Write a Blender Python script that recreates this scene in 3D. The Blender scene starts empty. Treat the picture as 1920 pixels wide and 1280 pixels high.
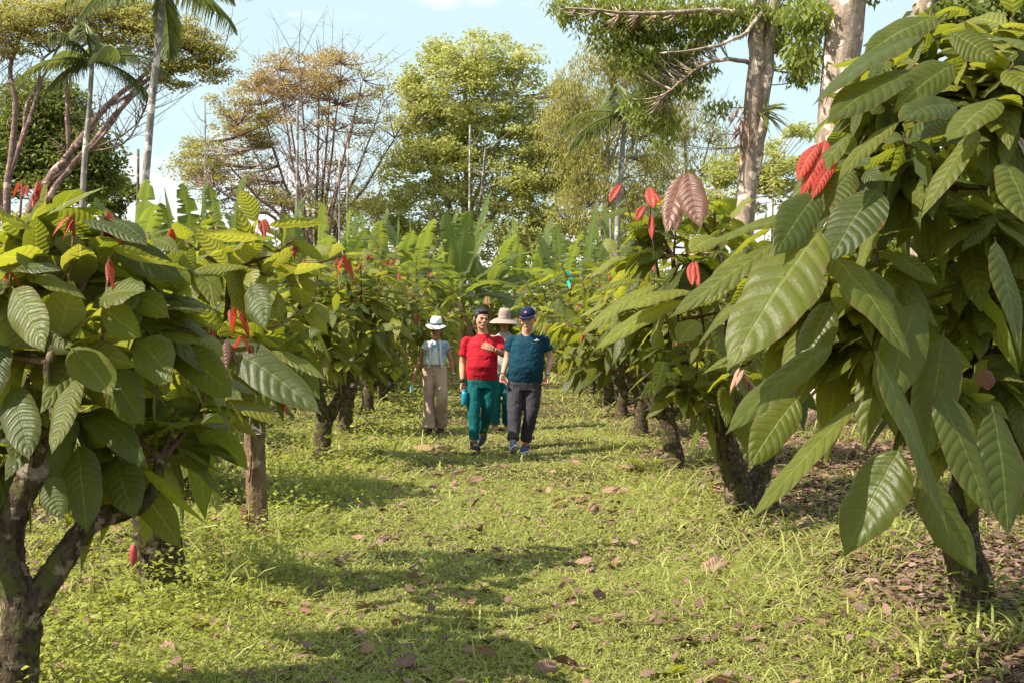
import bpy, math, random
import numpy as np
from mathutils import Vector, Matrix, noise
rng = np.random.default_rng(7); random.seed(7)
scene = bpy.context.scene; COL = scene.collection
PI = math.pi
F = 2400.0; CH = 1.58; HY = 607.0
def W(px, py, d):                       # a sight line of the survey to a point in the world at depth d
    return np.array([(px-960)/F*d, d, CH-(py-HY)/F*d])
def gz(x, y):                           # terrain height, nearly flat with soft bumps
    x = np.asarray(x, float); y = np.asarray(y, float)
    return 0.025*np.sin(x*1.3+0.4)*np.cos(y*0.7) + 0.02*np.sin(y*1.9+x) + 0.05*np.clip(np.abs(x-0.0)-1.6, 0, 1.5)
# ---------------------------------------------------------------- mesh helpers
class MB:
    def __init__(s): s.v=[]; s.f=[]; s.uv=[]; s.n=0; s.mi=[]
    def add(s, V, Fq, UV=None, mi=0):
        V=np.asarray(V,float).reshape(-1,3); Fq=np.asarray(Fq,int)
        s.v.append(V); s.f.append(Fq+s.n); s.uv.append(np.zeros((len(V),2)) if UV is None else np.asarray(UV,float))
        s.mi.append(np.full(len(Fq),mi)); s.n+=len(V)
    def build(s, name, mat, parent=None, loc=None, smooth=True):
        me=bpy.data.meshes.new(name)
        V=np.concatenate(s.v); me.vertices.add(len(V)); me.vertices.foreach_set('co', V.astype(np.float32).ravel())
        tot=[np.full(len(f), f.shape[1]) for f in s.f]; idx=np.concatenate([f.ravel() for f in s.f]); tot=np.concatenate(tot)
        me.loops.add(len(idx)); me.loops.foreach_set('vertex_index', idx.astype(np.int32))
        me.polygons.add(len(tot)); st=np.concatenate([[0],np.cumsum(tot)[:-1]])
        me.polygons.foreach_set('loop_start', st.astype(np.int32)); me.polygons.foreach_set('loop_total', tot.astype(np.int32))
        UV=np.concatenate(s.uv)[idx]; l=me.uv_layers.new(name='UVMap'); l.data.foreach_set('uv', UV.astype(np.float32).ravel())
        mats=mat if isinstance(mat,(list,tuple)) else [mat]
        for m in mats: me.materials.append(m)
        me.polygons.foreach_set('material_index', np.concatenate(s.mi).astype(np.int32))
        me.polygons.foreach_set('use_smooth', np.full(len(tot), smooth))
        me.update(calc_edges=True); me.validate()
        o=bpy.data.objects.new(name, me); COL.objects.link(o)
        if parent: o.parent=parent
        if loc is not None: o.location=loc
        return o
def merge(ms):
    out=MB()
    for j,q in enumerate(ms):
        off=out.n
        for v,uv in zip(q.v,q.uv): out.v.append(v); out.uv.append(uv)
        for f in q.f: out.f.append(f+off); out.mi.append(np.full(len(f),j))
        out.n+=q.n
    return out
def norm(a): return a/np.maximum(np.linalg.norm(a,axis=-1,keepdims=True),1e-9)
def tube(mb, pts, rad, seg=8, cap=True, ell=1.0, rough=0.0, mi=0, seed=0, sub=1):
    pts=np.asarray(pts,float); rad=np.asarray(rad,float)*np.ones(len(pts))
    if sub>1:
        pts,rad=smooth_path(pts,rad,sub)
    n=len(pts); T=norm(np.gradient(pts,axis=0))
    up=np.array([0,1,0.]) if abs(T[0][1])<0.9 else np.array([1,0,0.])
    X=norm(np.cross(up,T[0])); V=[];UV=[]
    ang=np.arange(seg)/seg*2*PI; r_=np.random.default_rng(seed)
    L=0
    for i in range(n):
        X=norm(X-T[i]*np.dot(X,T[i])); Y=np.cross(T[i],X)
        rr=rad[i]*(1+rough*(r_.random(seg)-.5)*2)
        V.append(pts[i]+np.outer(np.cos(ang)*rr,X)+np.outer(np.sin(ang)*rr*ell,Y))
        if i: L+=np.linalg.norm(pts[i]-pts[i-1])
        UV.append(np.stack([ang/(2*PI),np.full(seg,L)],1))
    V=np.concatenate(V);UV=np.concatenate(UV);Fq=[]
    a=np.arange(seg); b=(a+1)%seg
    for i in range(n-1): Fq.append(np.stack([i*seg+a,i*seg+b,(i+1)*seg+b,(i+1)*seg+a],1))
    mb.add(V,np.concatenate(Fq),UV,mi)
    if cap:
        base=mb.n-len(V)
        mb.v.append(np.zeros((0,3)));mb.uv.append(np.zeros((0,2)))
        mb.f.append((np.arange(seg)[::-1]+base)[None]); mb.mi.append(np.array([mi]))
        mb.f.append((np.arange(seg)+base+(n-1)*seg)[None]); mb.mi.append(np.array([mi]))
def smooth_path(pts,rad,sub):
    pts=np.asarray(pts,float);rad=np.asarray(rad,float)*np.ones(len(pts));n=len(pts)
    P=[];R=[]
    for i in range(n-1):
        p0=pts[max(i-1,0)];p1=pts[i];p2=pts[i+1];p3=pts[min(i+2,n-1)]
        for k in range(sub):
            t=k/sub
            P.append(0.5*((2*p1)+(-p0+p2)*t+(2*p0-5*p1+4*p2-p3)*t*t+(-p0+3*p1-3*p2+p3)*t**3)); R.append(rad[i]*(1-t)+rad[i+1]*t)
    P.append(pts[-1]);R.append(rad[-1])
    return np.array(P),np.array(R)
def bez(a,b,c,n):
    t=np.linspace(0,1,n)[:,None]; return (1-t)**2*a+2*(1-t)*t*b+t*t*c
# ---- leaves in bulk
US={'ban':list(np.linspace(0,1,64)),'hero':[0,.05,.07,.11,.16,.22,.28,.35,.42,.5,.58,.66,.74,.81,.87,.92,.96,1],'mid':[0,.06,.1,.2,.35,.5,.65,.8,.92,1],'low':[0,.08,.25,.5,.75,.93,1],'tiny':[0,.4,.8,1]}
PU=[0,.055,.065,.11,.2,.33,.5,.65,.78,.87,.93,.965,1]; PW=[.05,.045,.16,.46,.77,.95,1,.93,.72,.46,.22,.08,.015]
def leaves(mb, B, A, N, L, Wd, droop, fold=.18, wave=.03, det='mid', mi=0, quilt=0.0, seed=1, twist=0.0, prof=None, tear=0):
    B=np.atleast_2d(np.asarray(B,float)); n=len(B); one=np.ones(n); r_=np.random.default_rng(seed)
    A=norm(np.atleast_2d(A)*one[:,None]); N=np.atleast_2d(N)*one[:,None]; L=L*one; Wd=Wd*one; droop=droop*one; fold=fold*one; twist=twist*one
    S=norm(np.cross(A,N)); N=np.cross(S,A)
    u=np.array(US[det]); nv={'ban':6,'hero':8,'mid':4,'low':2,'tiny':2}[det]; v=np.linspace(-1,1,nv+1)
    w=np.interp(u,PU,PW) if prof is None else np.interp(u,prof[0],prof[1])
    Uu,Vv=np.meshgrid(u,v,indexing='ij'); Ww=np.interp(Uu,u,w)
    if tear:
        for c0 in (0,1):
            msk=(v<0) if c0 else (v>0)
            for q in r_.integers(9,len(u)-2,tear): Ww[q][msk]*=.15+.5*r_.random(); pass
    av=np.abs(Vv); ph=r_.random(n)*6.28; fr=1.5+2*r_.random(n)
    Lc=L/np.sqrt(1+0.5*droop**2)
    wob=1+.07*np.sin(Uu[None]*(7+4*r_.random(n))[:,None,None]+ph[:,None,None]+Vv[None]*1.5)
    s_off=(Ww*Vv)[None]*(Wd/2)[:,None,None]*wob+(L*.055*r_.normal(size=n))[:,None,None]*(Uu**2)[None]*(0 if det=='tiny' else 1)
    n_off=(Ww*av)[None]*(Wd/2*fold)[:,None,None]+wave*Wd[:,None,None]*np.sin(6.28*fr[:,None,None]*Uu[None]+ph[:,None,None]+2*Vv[None])*(av**2*Ww)[None]
    n_off+= -(0.10*fold*Wd/.18)[:,None,None]*(Ww*av**3)[None]
    if quilt: n_off+=quilt*Wd[:,None,None]*(np.abs(np.sin(PI*11*(Uu-.13*av**1.4)))*Ww*np.clip(1-av,0,1)**.5)[None]
    tw=twist[:,None,None]*Uu[None]
    s2=s_off*np.cos(tw)-n_off*np.sin(tw); n2=s_off*np.sin(tw)+n_off*np.cos(tw)
    P=B[:,None,None]+A[:,None,None]*(Lc[:,None,None]*Uu[None])[...,None]+S[:,None,None]*s2[...,None]+N[:,None,None]*n2[...,None]
    P[...,2]-=(droop*Lc)[:,None,None]*(Uu**2)[None]
    nu=len(u); K=nu*(nv+1)
    i,j=np.meshgrid(np.arange(nu-1),np.arange(nv),indexing='ij'); q=(i*(nv+1)+j).ravel()
    q=np.stack([q,q+1,q+nv+2,q+nv+1],1)
    Fq=(q[None]+(np.arange(n)*K)[:,None,None]).reshape(-1,4)
    UV=np.tile(np.stack([Uu.ravel(),(Vv.ravel()+1)/2],1),(n,1))
    mb.add(P.reshape(-1,3),Fq,UV,mi)
def diamonds(mb,B,A,N,L,Wd,mi=0):
    n=len(B); A=norm(A); S=norm(np.cross(A,N)); Nn=np.cross(S,A); L=(L*np.ones(n))[:,None]; Wd=(Wd*np.ones(n))[:,None]
    P=np.stack([B,B+A*L*.45+S*Wd*.5+Nn*Wd*.12,B+A*L,B+A*L*.45-S*Wd*.5+Nn*Wd*.12],1)
    mb.add(P.reshape(-1,3),np.arange(4*n).reshape(-1,4),np.tile([[0,.5],[.5,1],[1,.5],[.5,0]],(n,1)),mi)
def rdir(n,zb=0.0):
    d=rng.normal(size=(n,3)); d[:,2]+=zb; return norm(d)
# ---------------------------------------------------------------- objects
def tag(o,label=None,cat=None,group=None,kind=None):
    if label: o['label']=label
    if cat: o['category']=cat
    if group: o['group']=group
    if kind: o['kind']=kind
    return o
def thing(name,label,cat,loc,group=None):
    o=bpy.data.objects.new(name,None); COL.objects.link(o); o.location=loc; o.empty_display_size=.2
    return tag(o,label,cat,group)
def copy_tree(o,parent=None):
    c=o.copy(); COL.objects.link(c); c.parent=parent
    for ch in list(o.children): copy_tree(ch,c)
    return c
# ---------------------------------------------------------------- materials
def newmat(name):
    m=bpy.data.materials.new(name); m.use_nodes=True; nt=m.node_tree; nt.nodes.clear()
    return m,nt
class NT:
    def __init__(s,nt): s.nt=nt
    def n(s,t,**k):
        x=s.nt.nodes.new(t)
        for a,b in k.items(): setattr(x,a,b)
        return x
    def put(s,sock,v):
        if v is None: return
        if hasattr(v,'is_linked') or isinstance(v,bpy.types.NodeSocket): s.nt.links.new(v,sock)
        else:
            if isinstance(v,(tuple,list)) and len(v)==3 and sock.type=='RGBA': v=(*v,1)
            sock.default_value=v
    def m(s,op,a,b=None,c=None,clamp=False):
        x=s.n('ShaderNodeMath',operation=op,use_clamp=clamp); s.put(x.inputs[0],a); s.put(x.inputs[1],b); s.put(x.inputs[2],c); return x.outputs[0]
    def mix(s,f,a,b,bt='MIX'):
        x=s.n('ShaderNodeMix',data_type='RGBA',blend_type=bt); s.put(x.inputs[0],f); s.put(x.inputs[6],a); s.put(x.inputs[7],b); return x.outputs[2]
    def noise(s,scale,det=3,vec=None,rough=.5,out=0):
        x=s.n('ShaderNodeTexNoise'); x.inputs['Scale'].default_value=scale; x.inputs['Detail'].default_value=det; x.inputs['Roughness'].default_value=rough
        if vec is not None: s.put(x.inputs['Vector'],vec)
        return x.outputs[out]
    def ramp(s,f,stops):
        x=s.n('ShaderNodeValToRGB'); s.put(x.inputs[0],f); e=x.color_ramp.elements
        while len(e)<len(stops): e.new(0.5)
        for q,(p,c) in zip(e,stops): q.position=p; q.color=(*c,1) if len(c)==3 else c
        return x.outputs[0]
    def smooth(s,x,a,b):
        y=s.n('ShaderNodeMapRange',interpolation_type='SMOOTHSTEP'); s.put(y.inputs[0],x); y.inputs[1].default_value=a; y.inputs[2].default_value=b; return y.outputs[0]
    def coord(s,k='Object'): return s.n('ShaderNodeTexCoord').outputs[k]
    def bump(s,h,st,dist=.01,nrm=None):
        x=s.n('ShaderNodeBump'); s.put(x.inputs['Height'],h); x.inputs['Strength'].default_value=st; x.inputs['Distance'].default_value=dist
        if nrm is not None: s.put(x.inputs['Normal'],nrm)
        return x.outputs[0]
    def pbr(s,col,rough=.6,nrm=None,spec=.5,metal=0,coat=0):
        x=s.n('ShaderNodeBsdfPrincipled'); s.put(x.inputs['Base Color'],col); s.put(x.inputs['Roughness'],rough); s.put(x.inputs['Specular IOR Level'],spec); x.inputs['Metallic'].default_value=metal
        if coat: x.inputs['Coat Weight'].default_value=coat
        if nrm is not None: s.put(x.inputs['Normal'],nrm)
        return x.outputs[0]
    def out(s,sh): o=s.n('ShaderNodeOutputMaterial'); s.nt.links.new(sh,o.inputs[0])
def leafmat(name,ca,cb,ct,rough=.38,trans=.35,veins=True,vcol=None,spec=.5,under=None,spots=0.0,nveins=11,vstr=.55):
    m,nt=newmat(name); t=NT(nt)
    g=t.n('ShaderNodeNewGeometry'); r=g.outputs['Random Per Island']; oi=t.n('ShaderNodeObjectInfo').outputs['Random']
    r2=t.m('FRACT',t.m('MULTIPLY',r,17.31))
    f=t.m('ADD',t.m('MULTIPLY',r,.8),t.m('MULTIPLY',oi,.2))
    col=t.mix(f,ca,cb); tc=t.mix(r2,ct,tuple(x*.72 for x in ct))
    nrm=None
    if veins:
        uv=t.n('ShaderNodeSeparateXYZ'); nt.links.new(t.coord('UV'),uv.inputs[0]); u,v=uv.outputs[0],uv.outputs[1]
        av=t.m('MULTIPLY',t.m('ABSOLUTE',t.m('SUBTRACT',v,.5)),2)
        ph=t.m('MULTIPLY',t.m('SUBTRACT',u,t.m('MULTIPLY',t.m('POWER',av,1.4),.13)),t.m('MULTIPLY_ADD',r2,float(nveins)*.3,float(nveins)*.82))
        tri=t.m('ABSOLUTE',t.m('SUBTRACT',t.m('FRACT',ph),.5))         # .5 at the vein, 0 midway
        lat=t.smooth(tri,.455,.495); mid=t.m('SUBTRACT',1,t.smooth(av,.025,.075))
        vein=t.m('MAXIMUM',mid,t.m('MULTIPLY',lat,t.m('SUBTRACT',1,t.m('MULTIPLY',av,.6))))
        vc=vcol or tuple(min(1,x*2.2+.03) for x in cb)
        col=t.mix(t.m('MULTIPLY',vein,vstr),col,vc); tc=t.mix(t.m('MULTIPLY',vein,.5),tc,tuple(min(1,x*1.5) for x in ct))
        blot=t.noise(9,3,t.coord('Object'),.6)
        col=t.mix(t.m('MULTIPLY',t.smooth(blot,.35,.75),.35),col,tuple(x*.6 for x in ca))
        ed=t.m('MULTIPLY',t.smooth(t.m('ADD',av,t.m('MULTIPLY',t.noise(14,3,t.coord('Object'),.6),.5)),1.16,1.24),.8); col=t.mix(ed,col,(.13,.075,.025))
        if spots:
            sp=t.smooth(t.noise(30,3,t.coord('Object'),.65),.68-spots*.1,.72); col=t.mix(sp,col,(.09,.055,.02))
        h=t.m('ADD',t.m('MULTIPLY',t.m('SUBTRACT',1,t.smooth(tri,.1,.5)),1.0),t.m('MULTIPLY',t.m('SUBTRACT',1,mid),.6))
        h=t.m('ADD',h,t.m('MULTIPLY',t.noise(60,2,t.coord('Object')),.5))
        nrm=t.bump(h,.55,.006)
    if under:
        col=t.mix(g.outputs['Backfacing'],col,under)
        rg=t.m('ADD',rough,t.m('MULTIPLY',g.outputs['Backfacing'],.3))
    else: rg=rough
    rg=t.m('ADD',rg,t.m('MULTIPLY',r2,.14))
    a=t.pbr(col,rg,nrm,spec)
    b=t.n('ShaderNodeBsdfTranslucent'); t.put(b.inputs[0],tc)
    if nrm is not None: t.put(b.inputs['Normal'],nrm)
    mx=t.n('ShaderNodeMixShader'); mx.inputs[0].default_value=trans; nt.links.new(a,mx.inputs[1]); nt.links.new(b.outputs[0],mx.inputs[2])
    t.out(mx.outputs[0]); return m
def barkmat(name,c1,c2,moss=None,mossamt=.5,scale=14,rings=False):
    m,nt=newmat(name); t=NT(nt); co=t.coord('Object')
    mp=t.n('ShaderNodeMapping'); mp.inputs['Scale'].default_value=(1,1,.45); nt.links.new(co,mp.inputs[0])
    n1=t.noise(scale,6,mp.outputs[0],.65); n2=t.noise(scale*.35,3,co,.6)
    col=t.mix(t.smooth(n1,.3,.7),c1,c2)
    col=t.mix(t.smooth(n2,.56,.62),col,tuple(min(1,x*1.9+.04) for x in c2))
    if moss:
        n3=t.noise(scale*.22,5,co,.7); col=t.mix(t.smooth(n3,.62-.3*mossamt,.74-.3*mossamt),col,moss)
    h=t.m('ADD',n1,t.m('MULTIPLY',t.noise(scale*4,3,co),.35))
    t.out(t.pbr(col,.85,t.bump(h,.9,.03),.2)); return m
def cloth(name,col,rough=.8,var=.25,scale=3.0,col2=None,weave=True):
    m,nt=newmat(name); t=NT(nt); co=t.coord('Object')
    n=t.noise(scale,3,co); c=t.mix(t.smooth(n,.35,.65),tuple(x*(1-var) for x in col),col2 or col)
    h=t.m('ADD',t.m('MULTIPLY',t.noise(13,3,co,.5),.6),t.m('MULTIPLY',t.noise(400,1,co),.05))
    t.out(t.pbr(c,rough,t.bump(h,.7,.02),.2)); return m
def plain(name,col,rough=.5,spec=.4,bump=0,metal=0):
    m,nt=newmat(name); t=NT(nt); co=t.coord('Object')
    c=t.mix(t.smooth(t.noise(25,3,co),.3,.7),tuple(x*.85 for x in col),col)
    t.out(t.pbr(c,rough,t.bump(t.noise(60,2,co),bump,.004) if bump else None,spec,metal)); return m
def skinmat(name,col):
    m,nt=newmat(name); t=NT(nt); co=t.coord('Object')
    c=t.mix(t.smooth(t.noise(12,3,co),.3,.7),tuple(a*b for a,b in zip(col,(.92,.82,.78))),col)
    x=t.n('ShaderNodeBsdfPrincipled'); t.put(x.inputs['Base Color'],c); x.inputs['Roughness'].default_value=.62; x.inputs['Specular IOR Level'].default_value=.2
    x.inputs['Subsurface Weight'].default_value=.12; x.inputs['Subsurface Radius'].default_value=(.02,.008,.004); x.inputs['Subsurface Scale'].default_value=.4
    t.out(x.outputs[0]); return m
M={}
M['leaf']=leafmat('cacao_leaf_mature',(.068,.088,.011),(.138,.152,.018),(.48,.49,.035),spec=.38,rough=.45,trans=.44,vcol=(.25,.29,.085),under=(.12,.14,.04),spots=.7)
M['young']=leafmat('cacao_leaf_young',(.16,.185,.025),(.24,.24,.035),(.52,.50,.05),rough=.4,trans=.45,vcol=(.34,.36,.10),under=(.17,.19,.05))
M['deep']=leafmat('cacao_leaf_deep',(.038,.056,.010),(.078,.098,.014),(.37,.40,.03),spec=.42,rough=.40,trans=.42,vcol=(.14,.18,.045),under=(.07,.10,.03),spots=.7)
M['flush']=leafmat('cacao_leaf_flush',(.42,.030,.022),(.60,.10,.05),(.80,.12,.05),rough=.35,trans=.4,vcol=(.80,.45,.32))
M['bronze']=leafmat('cacao_leaf_bronze',(.16,.07,.045),(.22,.105,.07),(.42,.15,.07),rough=.42,trans=.3,vcol=(.20,.07,.05))
M['dry']=leafmat('dry_leaf',(.28,.14,.09),(.50,.32,.24),(.35,.16,.07),rough=.75,trans=.2,vcol=(.45,.31,.22),spec=.2)
M['drydark']=leafmat('dark_dry_leaf',(.13,.07,.055),(.36,.22,.18),(.2,.09,.05),rough=.75,trans=.15,vcol=(.30,.20,.15),spec=.2)
M['banana']=leafmat('banana_leaf',(.060,.095,.016),(.12,.155,.028),(.34,.40,.05),rough=.36,trans=.42,vcol=(.40,.43,.16),under=(.14,.18,.07),nveins=38,vstr=.25)
M['bananadry']=leafmat('banana_dry',(.30,.19,.08),(.42,.28,.13),(.4,.25,.1),rough=.8,trans=.2,nveins=30,vstr=.3)
M['grass']=leafmat('grass_blade',(.14,.18,.022),(.52,.50,.18),(.54,.55,.11),rough=.5,trans=.42,veins=False,spec=.3)
M['weed']=leafmat('weed_leaf',(.17,.21,.025),(.38,.38,.07),(.54,.56,.08),rough=.45,trans=.4,veins=False,spec=.35)
M['treegreen']=leafmat('tree_leaf_green',(.28,.31,.07),(.48,.47,.16),(.68,.68,.20),rough=.5,trans=.52,veins=False,spec=.35)
M['treedark']=leafmat('tree_leaf_dark',(.08,.12,.02),(.17,.20,.04),(.36,.40,.06),rough=.45,trans=.35,veins=False,spec=.35)
M['treeolive']=leafmat('tree_leaf_olive',(.26,.26,.06),(.42,.37,.11),(.58,.52,.13),rough=.5,trans=.48,veins=False,spec=.3)
M['treeorange']=leafmat('tree_leaf_orange',(.42,.28,.11),(.44,.40,.16),(.62,.40,.13),rough=.5,trans=.4,veins=False,spec=.3)
M['treemid']=leafmat('tree_leaf_mid',(.12,.16,.025),(.24,.27,.05),(.50,.54,.08),rough=.42,trans=.4,veins=False,spec=.4)
M['palm']=leafmat('palm_leaf',(.10,.14,.03),(.20,.22,.06),(.32,.36,.08),rough=.42,trans=.35,veins=False,spec=.45)
M['bark']=barkmat('cacao_bark',(.020,.013,.009),(.135,.092,.058),(.095,.10,.024),.45,44)
M['shoot']=barkmat('cacao_shoot',(.13,.075,.04),(.20,.12,.07),None,0,30)
M['greentwig']=plain('green_twig',(.12,.14,.04),.6)
M['post']=barkmat('post_wood',(.10,.062,.035),(.23,.155,.095),(.13,.13,.05),.2,12)
M['cut']=barkmat('cut_wood',(.17,.13,.10),(.34,.27,.21),None,0,22)
M['palebark']=barkmat('pale_bark',(.20,.14,.105),(.46,.35,.27),(.20,.19,.11),.25,11)
M['greybark']=barkmat('grey_bark',(.16,.14,.125),(.33,.29,.26),None,0,8)
M['brownbark']=barkmat('brown_bark',(.13,.075,.06),(.27,.18,.15),None,0,8)
M['darkbark']=barkmat('dark_bark',(.09,.06,.045),(.22,.16,.12),None,0,8)
M['bananastem']=barkmat('banana_stem',(.45,.28,.10),(.72,.50,.24),(.22,.24,.07),.15,5)
# ---------------------------------------------------------------- cacao trees
def flush_bunch(mb,p,n,size,mi=0,seed=0,det='mid'):
    r_=np.random.default_rng(seed)
    az=r_.random(n)*6.28; A=np.stack([np.cos(az)*.45,np.sin(az)*.45,-.9+r_.random(n)*.5],1)
    N=np.stack([np.cos(az),np.sin(az),np.full(n,.5)],1)+r_.normal(size=(n,3))*.2
    L=size*(.6+.6*r_.random(n)); B=np.repeat(p[None],n,0)+r_.normal(size=(n,3))*.012
    leaves(mb,B,A,N,L,L*.26,.3,fold=.7,wave=.05,det=det,mi=mi,seed=seed)
def cacao(label,bx,by,h=2.3,spread=1.25,fork=.6,ns=30,LL=.33,seed=0,det='mid',tips=None,flush=.22,lean=(0,0),trunk_r=.09,
          yng=.16,group=None,nl=12,stems=3,low=.55,trunk=None,extra=None,cat='cacao tree'):
    r_=np.random.default_rng(seed+100); b=np.array([bx,by,float(gz(bx,by))])
    root=thing('cacao_tree',label,cat,tuple(b),group)
    fk=np.array([lean[0],lean[1],fork])
    tb=MB(); sg=12 if det!='low' else 7
    if trunk: 
        for pts,rad in trunk: tube(tb,np.array(pts)-b,np.array(rad)*.88,22,rough=.11,seed=seed,sub=7)
    else:
        tube(tb,[[0,0,-.12],[lean[0]*.3,lean[1]*.3,fork*.35],[lean[0]*.7,lean[1]*.7,fork*.75],fk],[trunk_r*1.35,trunk_r*1.02,trunk_r*.95,trunk_r*.9],sg+4,rough=.12,seed=seed,sub=5)
    if tips is None:
        T=[]
        for i in range(ns):
            az=i*2.39996+r_.random()*.9; q=(i+.5)/ns
            el=math.asin(np.clip(-.35+1.3*q,-.95,.98)); R=.55+.45*r_.random()**.6
            x=math.cos(az)*math.cos(el)*spread*R; y=math.sin(az)*math.cos(el)*spread*R
            z=low+ (h-low)*(.5+.5*math.sin(el)*R) - .1*(x*x+y*y)/max(spread,.1)**2 + .12*r_.normal()
            T.append([x+lean[0],y+lean[1],max(z,low*.75)])
        T=np.array(T)
    else: T=np.array(tips)-b; ns=len(T)
    # main limbs
    bb=MB(); limbs=[]
    for k in range(stems):
        az=k*6.283/stems+r_.random()*1.2; e=fk+np.array([math.cos(az)*spread*.42,math.sin(az)*spread*.42,(h-fork)*.42])
        c=fk+np.array([math.cos(az)*spread*.22,math.sin(az)*spread*.22,(h-fork)*.10]); P=bez(fk-[0,0,.06],c,e,7)
        tube(tb,P,np.linspace(trunk_r*.8,trunk_r*.34,7),sg-2,rough=.08,seed=seed+k); limbs.append(P)
    LP=np.concatenate(limbs)
    if trunk: LP=np.concatenate([LP]+[np.array(p)[1:]-b for p,_ in trunk])
    m=[MB() for _ in range(3)]; fl=MB(); nfl=0
    for i,t in enumerate(T):
        d=np.linalg.norm(LP-t,axis=1)+np.where(LP[:,2]>t[2]+.1,1.2,0); s=LP[np.argmin(d)]
        c=(s+t)/2+np.array([0,0,-.05*np.linalg.norm(t-s)])+ (t-s)*[.15,.15,-.1]
        P=bez(s,c,t,8); tube(bb,P,np.linspace(.016,.0055,8),6 if det!='low' else 4,seed=i)
        Td=norm(P[-1]-P[-3]); ln=np.linalg.norm(t-s)
        n=int(nl*(.8+.4*r_.random())); k=np.arange(n)
        f=np.clip(1-(k/n)*min(.75,.55/max(ln,.1)+.15),0.15,1)
        pos=np.stack([np.interp(f,np.linspace(0,1,8),P[:,a]) for a in range(3)],1)
        ref=np.array([0,0,1.]) if abs(Td[2])<.8 else np.array([1.,0,0]); X=norm(np.cross(Td,ref)); Y=np.cross(Td,X)
        a=k*2.4+r_.random()*6; rad=np.cos(a)[:,None]*X+np.sin(a)[:,None]*Y
        A=rad*.95+Td*.5+np.stack([r_.normal(size=n)*.2,r_.normal(size=n)*.2,-.08-.50*r_.random(n)],1)
        N=np.array([0,0,1.])+r_.normal(size=(n,3))*.42
        L=LL*(.5+.6*r_.random(n))*np.where(k<2,.75,1); Wd=L*(.33+.10*r_.random(n))
        isy=r_.random()<yng; mi=1 if isy else (2 if r_.random()<.38 else 0)
        leaves(m[mi],pos,A,N,L,Wd,.12+.5*r_.random(n)**1.5,fold=.1+.25*r_.random(n),wave=.04,det=det,mi=0,seed=seed*31+i,quilt=.035 if det!='low' else 0,twist=r_.normal(size=n)*.45)
        if r_.random()<flush:
            flush_bunch(fl,t+Td*.02,int(3+4*r_.random()),.075+.06*r_.random(),0,seed*7+i,det='mid' if det!='low' else 'low'); nfl+=1
    M_=['leaf','young','deep']; mb=merge(m)
    tr=tb.build('trunk',M['bark'],root); bb.build('branches',M['shoot'],root)
    mb.build('crown',[M[x] for x in M_],root)
    if nfl: fl.build('young_leaves',M['flush'],root)
    if extra: extra(root,b)
    return root
def hero(mbs,b,lst,seed):
    """large leaves set one by one: (base px,py,d),(tip px,py,d), width m, normal, material, twist"""
    for i,(p,q,w,nn,mt,dr) in enumerate(lst):
        P=W(*p)-b; Q=W(*q)-b; L=np.linalg.norm(Q-P); w=w*.82
        Q2=Q.copy(); A=Q-P; A[2]+=dr*L*.95
        leaves(mbs[mt],P,A,nn,L*math.sqrt(1+.5*dr*dr),w,dr,fold=.12+.25*(i*.37%1),wave=.045,det='hero',seed=seed+i,quilt=.045,twist=.5*math.sin(i*2.3))

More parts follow.
